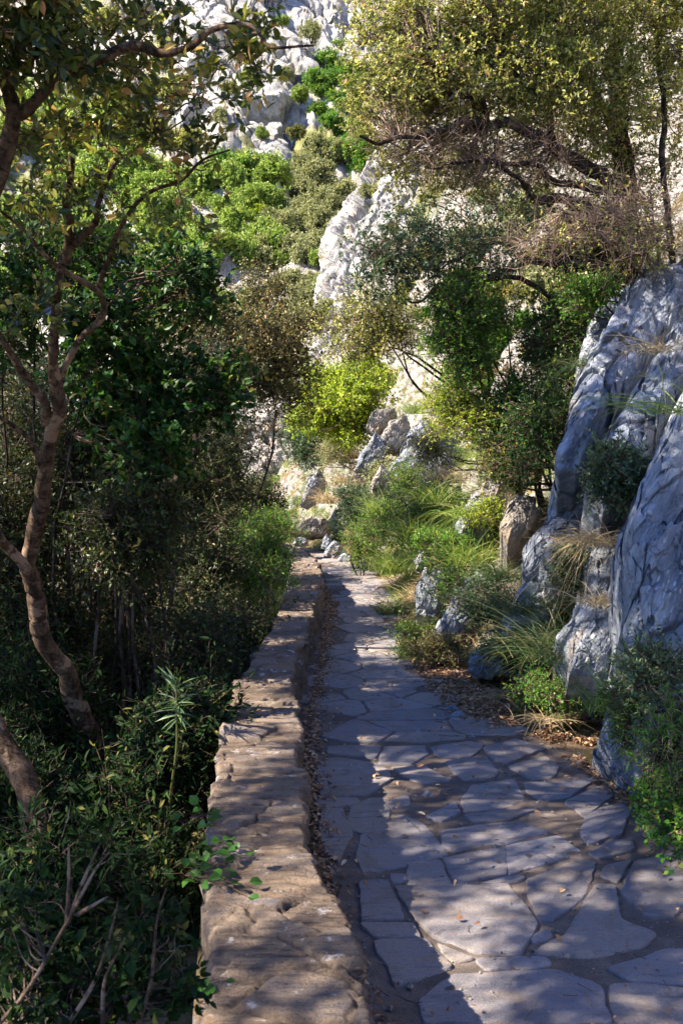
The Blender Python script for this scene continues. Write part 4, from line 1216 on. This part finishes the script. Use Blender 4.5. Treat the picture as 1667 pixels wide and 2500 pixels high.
# ivy on the wall
def ivy(px, py, d, n, label, seed, spread=.06):
    c = P(px, py, d); rg = np.random.default_rng(seed)
    root = empty('ivy', c, label, 'ivy', 'ivy shoots creeping onto the wall')
    C = c + rg.normal(size=(n, 3)) * np.array([spread, spread, spread * .35])
    V, f, r = leaves6(C, norm(rg.normal(size=(n, 3)) * np.array([1, 1, .3])), norm(np.array([0, -.3, 1.]) + rg.normal(size=(n, 3)) * .3), rg.uniform(.03, .05, n), rg.uniform(.03, .045, n), rg.random(n) * .8)
    mesh('leaves', V, [f], M['lf_dark'], root, rnd=.5 + r * .45)
    Pn = np.stack([np.repeat(c[None], n, 0) - [0.06, 0, .01], (C + c) / 2, C], 1)
    V, q = tubes(Pn, np.full((n, 3), .0012), 3)
    mesh('vine', V, [q], M['twig_brown'], root, smooth=True)
ivy(545, 2065, 3.15, 11, 'ivy shoot with bright leaves lying across the wall top', 71, .05)
ivy(505, 1990, 3.5, 14, 'ivy clump on the outer edge of the wall top', 72, .05)
ivy(545, 2440, 2.33, 7, 'ivy leaves at the near end of the wall', 73, .035)
ivy(500, 2130, 3.0, 30, 'dark ivy hanging down the outer wall face', 74, .07)

# ================================================================== right side
# R1 big oak on the slope
r1 = Plant('oak_tree', P(1560, 700, 10.5), 'large spreading oak with black limbs and yellowing crown over the path', 'tree', seed=81)
r1.limb(PL([(1570, 760), (1550, 640), (1525, 560), (1519, 398), (1505, 320), (1497, 221), (1513, 83), (1491, 0), (1450, -150)], 10.6, 10.0), .15, .06, wob=.05, sides=12)
r1.limb(PL([(1530, 560), (1491, 442), (1425, 404), (1353, 354), (1298, 326), (1187, 299), (1132, 288), (1049, 332), (938, 348), (880, 330)], 10.0, 8.4), .085, .010, wob=.04, sides=10)
r1.limb(PL([(1525, 540), (1430, 503), (1370, 481), (1314, 492), (1276, 454), (1259, 426), (1180, 400)], 9.8, 8.6), .065, .012, wob=.03)
r1.limb(PL([(1500, 470), (1425, 453), (1353, 442), (1287, 398), (1132, 398), (1050, 410)], 9.9, 8.5), .045, .008, wob=.03)
r1.limb(PL([(1190, 300), (1175, 250), (1110, 222), (1080, 150)], 9.2, 8.8), .03, .008)
r1.limb(PL([(1345, 350), (1330, 250), (1250, 180), (1230, 60)], 9.8, 9.0), .035, .01)
r1.limb(PL([(1519, 420), (1470, 250), (1380, 120), (1350, -50)], 10.3, 9.2), .05, .015)
r1.limb(PL([(1640, 640), (1618, 421), (1618, 221), (1596, 55), (1574, -60)], 9.8, 9.6), .035, .02)
r1.limb(PL([(1570, 690), (1519, 652), (1452, 652), (1298, 636), (1253, 658), (1159, 686), (1076, 697), (1021, 735), (977, 719)], 10.4, 9.0), .055, .006, wob=.03)
r1.limb(PL([(1452, 652), (1298, 630), (1200, 590), (1100, 640), (1000, 620)], 9.8, 9.0), .03, .005, wob=.03)
B = []
for x, y, d, rx, ry, n in [(930, 60, 9.0, 90, 90, 60), (1060, 60, 9.2, 110, 100, 110), (1220, 50, 9.2, 120, 100, 130), (1380, 60, 9.4, 120, 110, 130), (1540, 60, 9.6, 120, 110, 110), (1660, 100, 9.6, 90, 130, 80), (940, 210, 8.8, 80, 90, 70), (1060, 200, 9, 100, 80, 90), (1200, 190, 9.2, 110, 90, 110), (1350, 200, 9.3, 110, 100, 120), (1480, 220, 9.5, 110, 110, 100), (1620, 280, 9.5, 90, 120, 70), (920, 310, 8.7, 60, 40, 30), (1020, 300, 8.8, 70, 50, 36), (1300, 290, 9.2, 110, 60, 60), (1440, 330, 9.3, 90, 70, 60), (1560, 430, 9.4, 90, 70, 50), (1100, 420, 8.9, 110, 60, 40), (980, 390, 8.8, 70, 50, 26), (1230, 450, 9.0, 110, 60, 36), (1340, 420, 9.2, 90, 60, 36), (1160, 350, 9.0, 110, 60, 50), (1000, 480, 8.8, 90, 40, 14), (1480, 560, 9.0, 100, 60, 30), (1640, -60, 9.4, 120, 90, 60), (1300, -100, 9.2, 250, 80, 120)]:
    if y > 265: d += .9; n = int(n * .8)
    c = P(x, y, d)
    B.append((c, (pxr(rx, d), pxr(rx, d), pxr(ry, d)), n))
r1.foliage(B, L=.035, W=.021, m=7, k=10, tl=.20, tr=.0022, cr=.10)
B = [(P(x, y, d), (pxr(rx, d), pxr(rx, d), pxr(ry, d)), n) for x, y, d, rx, ry, n in [(1180, 420, 9, 150, 70, 60), (1050, 380, 8.8, 110, 50, 40), (1320, 400, 9.2, 120, 70, 40)]]
r1.foliage(B, m=8, tl=.28, tr=.0022, bare=True)
r1.done('bark_dark', 'lf_oak_pale', 'twig_pale')
r2 = Plant('oak_tree', P(1330, 800, 9.4), 'low oak with thin dark branches below the large spreading oak', 'tree', seed=83)
r2.limb(PL([(1400, 800), (1330, 720), (1240, 672), (1150, 690), (1050, 650), (960, 600), (900, 610)], 9.6, 8.6), .03, .006, wob=.03)
B = [(P(x, y, d), (pxr(rx, d), pxr(rx, d), pxr(ry, d)), n) for x, y, d, rx, ry, n in [(940, 600, 8.6, 80, 50, 26), (1030, 590, 8.7, 90, 50, 30), (1130, 580, 8.8, 100, 50, 28), (1000, 680, 8.6, 90, 45, 30), (920, 670, 8.6, 50, 40, 18), (1180, 640, 8.8, 70, 40, 26), (1250, 560, 9, 80, 60, 16)]]
r2.foliage(B, L=.032, W=.02, m=8, k=7, tl=.18, tr=.0022)
r2.done('bark_dark', 'lf_blue', 'twig_brown')
shrub('oak_shrub', 950, 810, 11, 150, 95, 'tan leaved twiggy oak shrub in front of the pale cliff foot', 'lf_oak_pale', 84, n=190, L=.035, W=.02, m=8, k=7, tl=.3, base=(1.9, 11.5, 2.2), twig='twig_brown')
# bare pinkish twigs
bt = Plant('dry_bush', P(1560, 720, 8.3), 'leafless pale pinkish thicket of dry twigs under the oak crown', 'bush', seed=85)
bt.limb(PL([(1600, 740), (1540, 640), (1450, 560), (1380, 520)], 8.3, 7.9), .02, .006)
bt.limb(PL([(1620, 740), (1600, 600), (1590, 480)], 8.3, 8.0), .02, .006)
B = [(P(x, y, d), (pxr(rx, d), pxr(rx, d), pxr(ry, d)), n) for x, y, d, rx, ry, n in [(1600, 560, 8, 100, 90, 34), (1460, 570, 8, 120, 70, 30), (1340, 590, 8, 90, 50, 20), (1560, 620, 8.1, 120, 50, 26), (1500, 480, 8.2, 110, 50, 16)]]
bt.foliage(B, m=9, tl=.34, tr=.0022, bare=True, connect=True)
bt.foliage([(b[0], b[1], max(3, b[2] // 3)) for b in B], L=.03, W=.02, m=6, k=5, tl=.2)
bt.done('twig_pale', 'lf_oak_pale', 'twig_pale', trunk='stems')

shrub('evergreen_shrub', 1350, 860, 8.9, 120, 200, 'almost black shrub shaded between the green shrub and the slabs', 'lf_dark', 87, n=330, L=.03, W=.018, m=7, k=8, tl=.2, wood='bark_dark', base=(2.2, 9.6, 1.0))  # dark leaves paint in the shade on the green shrub's right side
shrub('evergreen_shrub', 1440, 640, 10.2, 120, 130, 'black green shrub added as the deep shadow under the spreading oak', 'lf_deep', 86, n=280, L=.035, W=.022, m=7, k=8, tl=.22, base=(3.0, 10.6, 3.4))  # near-black shrub put here to stand in for the hollow's shadow
shrub('evergreen_shrub', 1300, 1080, 8.6, 95, 110, 'small dark shrub above the mossy boulder', 'lf_dark', 88, n=140, L=.028, W=.017, m=7, k=8, tl=.18)
shrub('green_shrub', 1150, 820, 8.9, 130, 150, 'fresh green fine leaved shrub hanging above the bank', 'lf_green', 89, n=380, L=.024, W=.015, m=8, k=9, tl=.17, base=(1.9, 9.4, 1.2), fk=dict(lfup=.9))
shrub('green_shrub', 1120, 1010, 9.2, 95, 85, 'lime green feathery shrub below the fresh green shrub', 'lf_lime', 90, n=170, L=.024, W=.012, m=8, k=9, tl=.18)
shrub('green_shrub', 1220, 1000, 9.0, 70, 110, 'green shrub hanging at the edge of the black shade', 'lf_green', 91, n=130, L=.024, W=.014, m=8, k=8, tl=.18)
# lime bush at centre
shrub('lime_bush', 840, 960, 19, 105, 85, 'bright lime green rounded bush above the end of the path', 'lf_lime', 92, n=330, L=.055, W=.035, m=8, k=9, tl=.28, cr=.1, base=P(885, 1055, 18.8), extra=[(750, 1030, 45, 50), (860, 1060, 35, 40), (780, 950, 50, 50)], wood='bark_dark')
shrub('blue_green_shrub', 745, 1090, 21, 50, 60, 'blue green shrub beside the shaded retaining wall', 'lf_blue', 93, n=120, L=.06, W=.025, m=8, k=8, tl=.3)
shrub('blue_green_shrub', 820, 1110, 20, 60, 35, 'feathery grey green shrub under the lime bush', 'lf_hill_olive', 94, n=90, L=.05, W=.015, m=8, k=8, tl=.3)
# bank shrubs
BS = 'small shrubs on the grassy bank right of the path'
for i, (x, y, d, rx, ry, n, lf, L, lb) in enumerate([
    (870, 1240, 16.5, 60, 45, 110, 'lf_blue', .045, 'round green shrub above the far kerb rocks'),
    (930, 1290, 15, 55, 50, 90, 'lf_green', .03, 'green shrub among tall grass beside the path bend'),
    (1100, 1340, 9.6, 90, 50, 150, 'lf_green', .028, 'spreading green shrub over the pale bank rocks'),
    (1180, 1480, 8.3, 70, 60, 90, 'lf_blue', .026, 'dull green shrub left of the grass fountain'),
    (1505, 1160, 5.9, 75, 60, 130, 'lf_blue', .028, 'soft dark green bush nestled between the rock slabs'),
    (1390, 1400, 6.6, 35, 70, 60, 'lf_blue', .024, 'narrow green sprig clump on the rocks'),
    (1080, 1590, 8.3, 60, 35, 60, 'lf_olive', .024, 'low brownish shrub at the path edge'),
    (1010, 1560, 8.8, 45, 50, 60, 'lf_green', .02, 'fine green herb at the path edge under the rocks'),
    (1600, 1650, 4.2, 60, 60, 60, 'lf_blue', .022, 'small dark sprig on the pale lower rock'),
    (1440, 720, 8.3, 60, 50, 60, 'lf_green', .03, 'green sprigs above the small split slab'),
    (1290, 1600, 7.0, 90, 50, 90, 'lf_oak', .03, 'yellow green creeper leaves under the grass fountain'),
    (1360, 1690, 6.3, 110, 30, 70, 'lf_green', .022, 'low herbs at the edge of the leaf litter'),
    (940, 1160, 17, 50, 30, 60, 'lf_hill_olive', .04, 'greyish herb on the boulder outcrop'),
    (1000, 1180, 14.5, 50, 40, 70, 'lf_green', .03, 'green herb below the broad leaning slab'),
    (1190, 1250, 9.4, 60, 40, 70, 'lf_lime', .022, 'yellow green herb left of the mossy boulder'),
    (1120, 1440, 8.9, 50, 40, 60, 'lf_green', .022, 'small green shrub between the two wedge rocks'),
    (1010, 1260, 13.5, 70, 60, 120, 'lf_green', .03, 'broad green shrub in the middle of the grassy bank'),
    (880, 1330, 15.5, 40, 50, 80, 'lf_green', .03, 'leafy green shrub above the kerb stones'),
    (1230, 1140, 8.9, 80, 70, 120, 'lf_oak', .028, 'mottled shrub between lime shrub and boulder'),
    (1060, 1100, 13.5, 50, 60, 60, 'lf_hill_olive', .03, 'pale grey sprigs right of the boulders')]):
    shrub('bank_shrub', x, y, d, rx, ry, lb, lf, 100 + i, n=n, L=L, W=L * .5, m=7, k=8, tl=.14 if d < 12 else .28, group=BS, cr=.06)

# grass clumps on the bank
GC = 'grass clumps on the right bank'
def clump(px, py, d, L, n, label, matn, seed, spread=.55, droop=.7, rad=.06, wd=.005, base=None, lean=(0, 0, 0), name='grass_clump', group=GC):
    b = P(px, py, d) if base is None else np.array(base)
    rg = np.random.default_rng(seed)
    V, q, r = blades(b, n, rg, L, wd, spread, 1, rad, droop, lean, K=7)
    return tag(mesh(name, V, [q], M[matn], rnd=r, loc=b), label, 'grass', group)
for i, (x, y, d, L, n, m_, lb, sp, dr) in enumerate([
    (930, 1260, 15, .7, 300, 'grass', 'yellow green grass between the round shrub and the boulders', .5, .6),
    (1090, 1180, 13, .7, 220, 'grass_dry', 'pale grass spray under the lime shrub', .7, .8),
    (1150, 1380, 9.2, .5, 260, 'grass', 'fine green grass over the two wedge rocks', .6, .6),
    (1220, 1420, 8.0, .4, 200, 'grass_blue', 'dark grass tuft beside the leaning grey rock', .7, .8),
    (1370, 1610, 6.3, .75, 520, 'grass_blue', 'large arching grass fountain beside the leaf litter', .75, .75),
    (1260, 1500, 7.2, .6, 240, 'grass_blue', 'loose arching grass left of the large fountain', .8, .6),
    (1460, 1330, 6.1, .42, 300, 'grass_dry', 'brown dead grass drooping under the soft green bush', .9, 1.5),
    (1660, 1010, 5.0, .60, 90, 'grass', 'long thin grass blades reaching in at the right edge', 1.6, .6),
    (1600, 860, 6.4, .5, 90, 'grass_dry', 'wispy pale grass above the long slab', 1.0, .9),
    (1020, 1330, 12.5, .75, 420, 'grass', 'tall bright green grass beside the path bend', .5, .55),
    (960, 1400, 12.5, .6, 320, 'grass', 'green grass tuft at the foot of the bank', .5, .5),
    (1060, 1230, 12.5, .8, 260, 'grass', 'yellow green grass spraying over the leaning slab', .7, .7),
    (900, 1330, 15.5, .6, 300, 'grass', 'green grass tuft above the pale kerb stone', .45, .4),
    (1010, 1620, 8.6, .28, 160, 'grass', 'small bright grass tuft at the path corner', .5, .4),
    (960, 1500, 10.5, .4, 260, 'grass_blue', 'dark grass overhanging the narrow path', .7, .6),
    (850, 1190, 19, .7, 320, 'grass_dry', 'sunlit straw coloured grass on the slope above the boulders', .6, .8),
    (800, 1230, 20, .7, 300, 'grass_dry', 'straw coloured grass left of the sunny slope', .6, .8),
    (860, 1120, 20, .7, 260, 'grass_dry', 'dry grass at the top of the sunny slope', .6, .9),
    (770, 1290, 20, .4, 160, 'grass', 'small green grass tuft behind the wall end', .6, .5),
    (1080, 990, 17, .8, 200, 'grass_dry', 'dry grass tuft behind the boulder outcrop', .6, .9),
    (1010, 1010, 18, .8, 200, 'grass', 'pale green grass on top of the boulder outcrop', .6, .9),
    (1140, 1260, 9.5, .4, 200, 'grass', 'green grass hanging beside the pointed rock', .8, 1.2),
    (1480, 1480, 6.0, .3, 120, 'grass_dry', 'dead grass stalks between the rocks', .8, 1.0),
    (1500, 1740, 4.9, .32, 130, 'grass', 'thin upright herb stalks before the pale rock', .45, .3),
    (1330, 1760, 6.0, .2, 120, 'grass_dry', 'flattened dry grass on the litter', 1.2, 1.0),
    (1230, 1700, 6.7, .2, 120, 'grass_dry', 'short dry grass near the path edge stones', 1.2, 1.0),
    (1440, 900, 7.6, .45, 160, 'grass_blue', 'dark grass hanging below the small split slab', .7, 1.2)]):
    clump(x, y, d, L, n, lb, m_, 200 + i, sp, dr, rad=.05 + L * .08, wd=.0045 if d < 8 else .007)

# herbs at the right edge
shrub('herb_clump', 1665, 2010, 3.75, 70, 100, 'bright clover like herb clump at the lower right edge', 'lf_green', 120, n=90, L=.020, W=.016, m=4, k=6, tl=.10, cr=.05, six=True, group='herbs at the right edge of the path', cat='herbs')
shrub('herb_clump', 1640, 1840, 3.9, 70, 120, 'upright yellow green herb with thin pods over the pale rock', 'lf_green', 121, n=44, L=.035, W=.005, m=5, k=6, tl=.14, cr=.05, group='herbs at the right edge of the path', cat='herbs')
shrub('herb_clump', 1530, 1720, 4.7, 45, 110, 'thin stemmed green herb before the pale rock', 'lf_green', 122, n=70, L=.024, W=.006, m=6, k=6, tl=.12, cr=.03, group='herbs at the right edge of the path', cat='herbs')
shrub('herb_clump', 1600, 1930, 4.2, 50, 60, 'low dark herb at the base of the bright herbs', 'lf_green', 123, n=60, L=.02, W=.012, m=5, k=7, tl=.08, cr=.03, group='herbs at the right edge of the path', cat='herbs')

# scattered ground cover on the bank
rg = np.random.default_rng(300)
lst = []; lsd = []
for i in range(7000):
    y = rg.uniform(5, 30) if i % 3 else rg.uniform(5, 14)
    xb = float(np.interp(y, _xb[:, 1], _xb[:, 0]))
    x = xb + abs(rg.normal()) * 1.8 + .05
    if y < 8.5 and x < xb + .35: continue
    z = float(H(x, y))
    dry = vnoise(np.array([[x * .7, y * .7, 0.]]), 3)[0] > .3
    bl = blades((x, y, z - .02), 16, rg, rg.uniform(.12, .42), .005 if y < 12 else .009, .6, 1, .05, .7, K=4)
    (lsd if dry else lst).append(bl)
V, q, r = catq(lst); tag(mesh('bank_grass', V, [q], M['grass'], rnd=r), 'short green grass scattered over the right bank', 'grass', kind='stuff')
V, q, r = catq(lsd); tag(mesh('bank_grass', V, [q], M['grass_dry'], rnd=r), 'short dry grass scattered over the right bank', 'grass', kind='stuff')

# ------------------------------------------------------------------ leaf litter, twigs, pebbles
rg = np.random.default_rng(310)
def litter(xy, hz=.008):
    n = len(xy)
    z = H(xy[:, 0], xy[:, 1]) + hz + rg.random(n) * .022
    C = np.c_[xy, z]
    d = norm(np.c_[rg.normal(size=(n, 2)), rg.normal(size=n) * .25])
    nn = norm(np.c_[rg.normal(size=(n, 2)) * .45, np.ones(n)])
    return leaves6(C, d, nn, rg.uniform(.012, .046, n), rg.uniform(.008, .026, n), rg.random(n), fold=.25)
y = rg.uniform(1.6, 16, 4200) ** 1.0
gut = np.c_[wr_x(y) + .03 + np.abs(rg.normal(size=len(y))) * .05 * 1.2, y]
y2 = rg.uniform(2.5, 9.5, 42000)
lo = pr_x(y2) - .04; hi = np.interp(y2, _xb[:, 1], _xb[:, 0]) + .35
x2 = lo + (hi - lo) * rg.random(len(y2)) ** .8
side = np.c_[x2, y2]
keep = fbm(np.c_[side * 2.2, np.zeros(len(side))], 3, 8) > -.25
side = side[keep]
y3 = rg.uniform(2.2, 15, 420); x3 = pl_x(y3) + (pr_x(y3) - pl_x(y3)) * rg.random(len(y3))
loose = np.c_[x3, y3]
Vs = []; 
for a, h in ((gut, .006), (side, .004), (loose, .024)):
    Vs.append(litter(a, h))
V, q, r = catq(Vs)
tag(mesh('leaf_litter', V, [q], M['litter'], rnd=r), 'brown fallen leaves along the wall foot and right path edge', 'leaf litter', kind='stuff')
# pebbles and grit
n = 1500
y = rg.uniform(2, 12, n); x = pl_x(y) - .05 + (pr_x(y) - pl_x(y) + .2) * rg.random(n)
s = rg.uniform(.003, .011, n) * np.where(rg.random(n) < .06, 1.8, 1)
oc = np.array([[1, 0, 0], [0, 1, 0], [-1, 0, 0], [0, -1, 0], [0, 0, .7], [0, 0, -.7]])
Vp = np.c_[x, y, H(x, y) + .012][:, None] + oc[None] * s[:, None, None] * rg.uniform(.6, 1.3, (n, 6, 1))
i = np.arange(n)[:, None, None] * 6
fo = np.array([[0, 1, 4], [1, 2, 4], [2, 3, 4], [3, 0, 4], [1, 0, 5], [2, 1, 5], [3, 2, 5], [0, 3, 5]])
tag(mesh('pebbles', Vp.reshape(-1, 3), [(i + fo[None]).reshape(-1, 3)], M['bankrock']), 'small pebbles and grit strewn over the flagstones', 'pebbles', kind='stuff')
# fallen twigs on the paving
n = 160
y = rg.uniform(2.2, 9, n); x = pl_x(y) + (pr_x(y) - pl_x(y)) * rg.random(n)
d = norm(np.c_[rg.normal(size=(n, 2)), np.zeros(n)]); ln = rg.uniform(.02, .09, n)
c = np.c_[x, y, H(x, y) + .024]
t = np.linspace(0, 1, 4)[None, :, None]
Q = c[:, None] + d[:, None] * ln[:, None, None] * t + rg.normal(size=(n, 1, 3)) * np.array([1, 1, 0]) * .006 * np.sin(t * pi)
V, q = tubes(Q, np.full((n, 4), .0014), 3)
tag(mesh('fallen_twigs', V, [q], M['twig_brown'], smooth=True), 'thin dry twigs fallen on the flagstones', 'twigs', kind='stuff')
# bedrock knobs showing in the path
for i, (x, y, w_, h_, lb) in enumerate([(1030, 1945, 34, 13, 'white jagged stone sticking out between flagstones in mid path'), (1010, 1790, 26, 9, 'low pale bedrock knob in the paving'), (1100, 1752, 50, 18, 'wide bluish bedrock knob at the right path edge'), (1090, 1732, 32, 12, 'small rough knob behind the wide bedrock knob'), (1150, 1800, 12, 6, 'tiny pale stone at the litter edge'), (806, 1520, 26, 11, 'dark flat stone in the gutter beside the wall')]):
    g = G(x, y)
    rock('bedrock_knob', [(x - w_, y + h_ * .3), (x - w_ * .6, y - h_ * .5), (x - w_ * .1, y - h_ * .2), (x + w_ * .4, y - h_), (x + w_, y - h_ * .1), (x + w_ * .7, y + h_), (x, y + h_ * .3), (x - w_ * .6, y + h_ * .8)], float(g[1]), lb, mat='limestone', seed=140 + i, thick=.06, group='bedrock knobs breaking through the paving', res=(60, 24), disp=1.2)

# ------------------------------------------------------------------ far hillside shrubs: prototypes and copies
def proto(seed, leaf, R=1.0, n=160, L=.10, W=.07, hfac=.9):
    pl = Plant('hill_shrub', (0, 0, 0), 'x', 'shrub', None, seed)
    rg = pl.rg
    B = []
    for i in range(8):
        u = norm(rg.normal(size=3)); u[2] = abs(u[2])
        c = np.array([0, 0, .5 * R]) + u * np.array([R, R, R * hfac]) * .6
        q = rg.uniform(.3, .46)
        B.append((c, (R * q, R * q, R * q * .85), n // 8))
        if i < 4: pl.limb([(0, 0, -.1), (c * .5 + rg.normal(size=3) * .08), c], .05, .02, sub=4, sides=5)
    pl.foliage(B, L=L, W=W, m=7, k=9, tl=.30, tr=.008, cr=.12, connect=False)
    return pl.done('bark_dark', leaf, 'twig_brown')
PR = {}
for nm, lf in (('dark', 'lf_oak'), ('hill', 'lf_hill'), ('olive', 'lf_hill_olive'), ('lime', 'lf_lime'), ('green', 'lf_green'), ('pale', 'lf_oak_pale')):
    PR[nm] = [proto(400 + len(PR) * 10 + j, lf) for j in range(3 if nm in ('hill', 'olive') else 2)]
used = set()
def plant(kind, px, py, rpx, label, group, onto=None, rr=None, d0=24):
    j = rr.randrange(len(PR[kind])); o = PR[kind][j]
    p = hit(px, py, d0) if onto is None else P(px, py, onto)
    s = pxr(rpx, p[1])
    loc = p - np.array([0, 0, s * .45])
    key = (kind, j)
    if key not in used:
        used.add(key); o.location = [float(v) for v in loc]; o.scale = (s, s, s * rr.uniform(.85, 1.25)); o.rotation_euler = (0, 0, rr.uniform(0, 6.28)); o['label'] = label; o['group'] = group
        return
    copy_tree(o, loc, rr.uniform(0, 6.28), (s, s, s * rr.uniform(.85, 1.25)), label, group)
rr = random.Random(9)
GH = 'shrubs covering the sunlit far hillside'
def zone(kind, x0, x1, y0, y1, n, r_, labels, md=.6):
    done = []
    for k in range(n * 12):
        if len(done) >= n: break
        x, y = rr.uniform(x0, x1), rr.uniform(y0, y1)
        if abs(x - 692) < 42 and abs(y - 480) < 40: continue
        if abs(x - 600) < 62 and abs(y - 690) < 42: continue
        if any((x - a) ** 2 + ((y - b) * 1.4) ** 2 < (r_ * md) ** 2 for a, b in done): continue
        done.append((x, y))
        lb = labels[min(int((y - y0) / (y1 - y0) * len(labels)), len(labels) - 1)]
        if x1 - x0 > 200: lb += (', far left', ', left of centre', ', right of centre', ', far right')[min(3, int((x - x0) / (x1 - x0) * 4))]
        elif x1 - x0 > 80: lb += (', left part', ', right part')[min(1, int((x - x0) / (x1 - x0) * 2))]
        plant(kind, x, y, r_ * rr.uniform(.65, 1.25), lb, GH, rr=rr)
zone('hill', 300, 690, 430, 760, 62, 50, ['sunlit green shrub just below the crag', 'sunlit green shrub halfway down the far slope', 'sunlit green shrub below the middle of the far slope', 'sunlit green shrub at the foot of the far hillside'])
zone('olive', 620, 800, 500, 800, 34, 42, ['grey olive shrub high beside the pale cliff edge', 'grey olive shrub halfway down beside the pale cliff edge', 'grey olive shrub low beside the pale cliff edge'])
zone('green', 760, 900, 90, 420, 22, 42, ['bright green shrub beside the grey crag top', 'bright green shrub in the gully below the crag'])
zone('olive', 730, 850, 380, 560, 16, 40, ['olive shrub in the upper gully left of the cliff edge', 'olive shrub in the lower gully left of the cliff edge'])
zone('olive', 330, 620, 700, 840, 18, 40, ['olive shrub glimpsed above the dull olive tree'])
zone('hill', -20, 330, 250, 760, 36, 64, ['hillside shrub behind the upper oak branches', 'hillside shrub behind the lower oak branches'])
zone('pale', 150, 480, 60, 430, 20, 50, ['yellowish shrub behind the oak twigs'])
zone('olive', 520, 780, 0, 200, 12, 22, ['small shrub clinging to the upper crag'])
GB = 'shrubs on the slope behind the near oaks'
for kind, x0, x1, y0, y1, n, r_, lbs in (
        ('olive', 1060, 1560, 480, 760, 12, 60, ['olive scrub on the slope left under the spreading oak', 'olive scrub on the slope right under the spreading oak']),
        ('dark', 1100, 1600, 560, 1000, 24, 62, ['mottled scrub behind the fresh green shrub', 'mottled scrub behind the long smooth slab']),
        ('green', 1000, 1300, 760, 1080, 9, 44, ['green scrub behind the tan oak shrub', 'green scrub behind the lime feathery shrub']),
        ('pale', 930, 1200, 640, 960, 10, 44, ['tan scrub at the cliff foot', 'tan scrub right of the cliff foot'])):
    for i in range(n):
        x, y = rr.uniform(x0, x1), rr.uniform(y0, y1)
        plant(kind, x, y, r_ * rr.uniform(.7, 1.25), lbs[int((x - x0) / (x1 - x0) * 2)], GB, rr=rr, d0=13)
for k, (x, y, r_) in enumerate([(585, 150, 24), (610, 200, 26), (560, 220, 22), (700, 190, 22), (735, 240, 26), (660, 120, 16), (540, 300, 26), (640, 330, 18), (725, 330, 24), (760, 90, 30), (690, 60, 20), (500, 380, 30), (590, 395, 22)]):
    plant(('olive', 'hill', 'dark')[k % 3], x, y, r_, 'shrub rooted in a cleft of the upper crag, ' + ('left half' if x < 640 else 'right half'), GH, onto=67.5 + (400 - y) * .035, rr=rr)
for x, y, r_ in [(655, 555, 48), (620, 530, 30), (690, 590, 28)]:
    plant('lime', x, y, r_, 'yellow green shrub brightest on the far hillside', GH, rr=rr)
plant('green', 560, 430, 50, 'dark green shrub at the top of the hillside under the crag', GH, rr=rr)
for x, y, d, r_, kd, lb in [(900, 470, 41, 24, 'olive', 'tuft on the sunlit cliff edge'), (800, 760, 37, 30, 'olive', 'shrub at the foot of the cliff edge'), (840, 830, 34, 26, 'pale', 'dry shrub low on the cliff'), (960, 560, 37, 18, 'olive', 'small shrub on the cliff face'), (780, 640, 44, 30, 'hill', 'shrub pressed against the cliff edge'), (1010, 900, 26, 40, 'pale', 'dry shrub above the boulder outcrop'), (1080, 700, 33, 30, 'pale', 'pale shrub on the cliff behind the low oak'), (720, 880, 33, 34, 'olive', 'olive shrub left of the lime bush'), (700, 960, 30, 34, 'green', 'green shrub behind the lime bush')]:
    plant(kd, x, y, r_, lb, 'shrubs on and around the pale cliff', onto=d, rr=rr)
for nm in PR:
    for j, o in enumerate(PR[nm]):
        if (nm, j) not in used:
            for ch in list(o.children): bpy.data.objects.remove(ch)
            bpy.data.objects.remove(o)
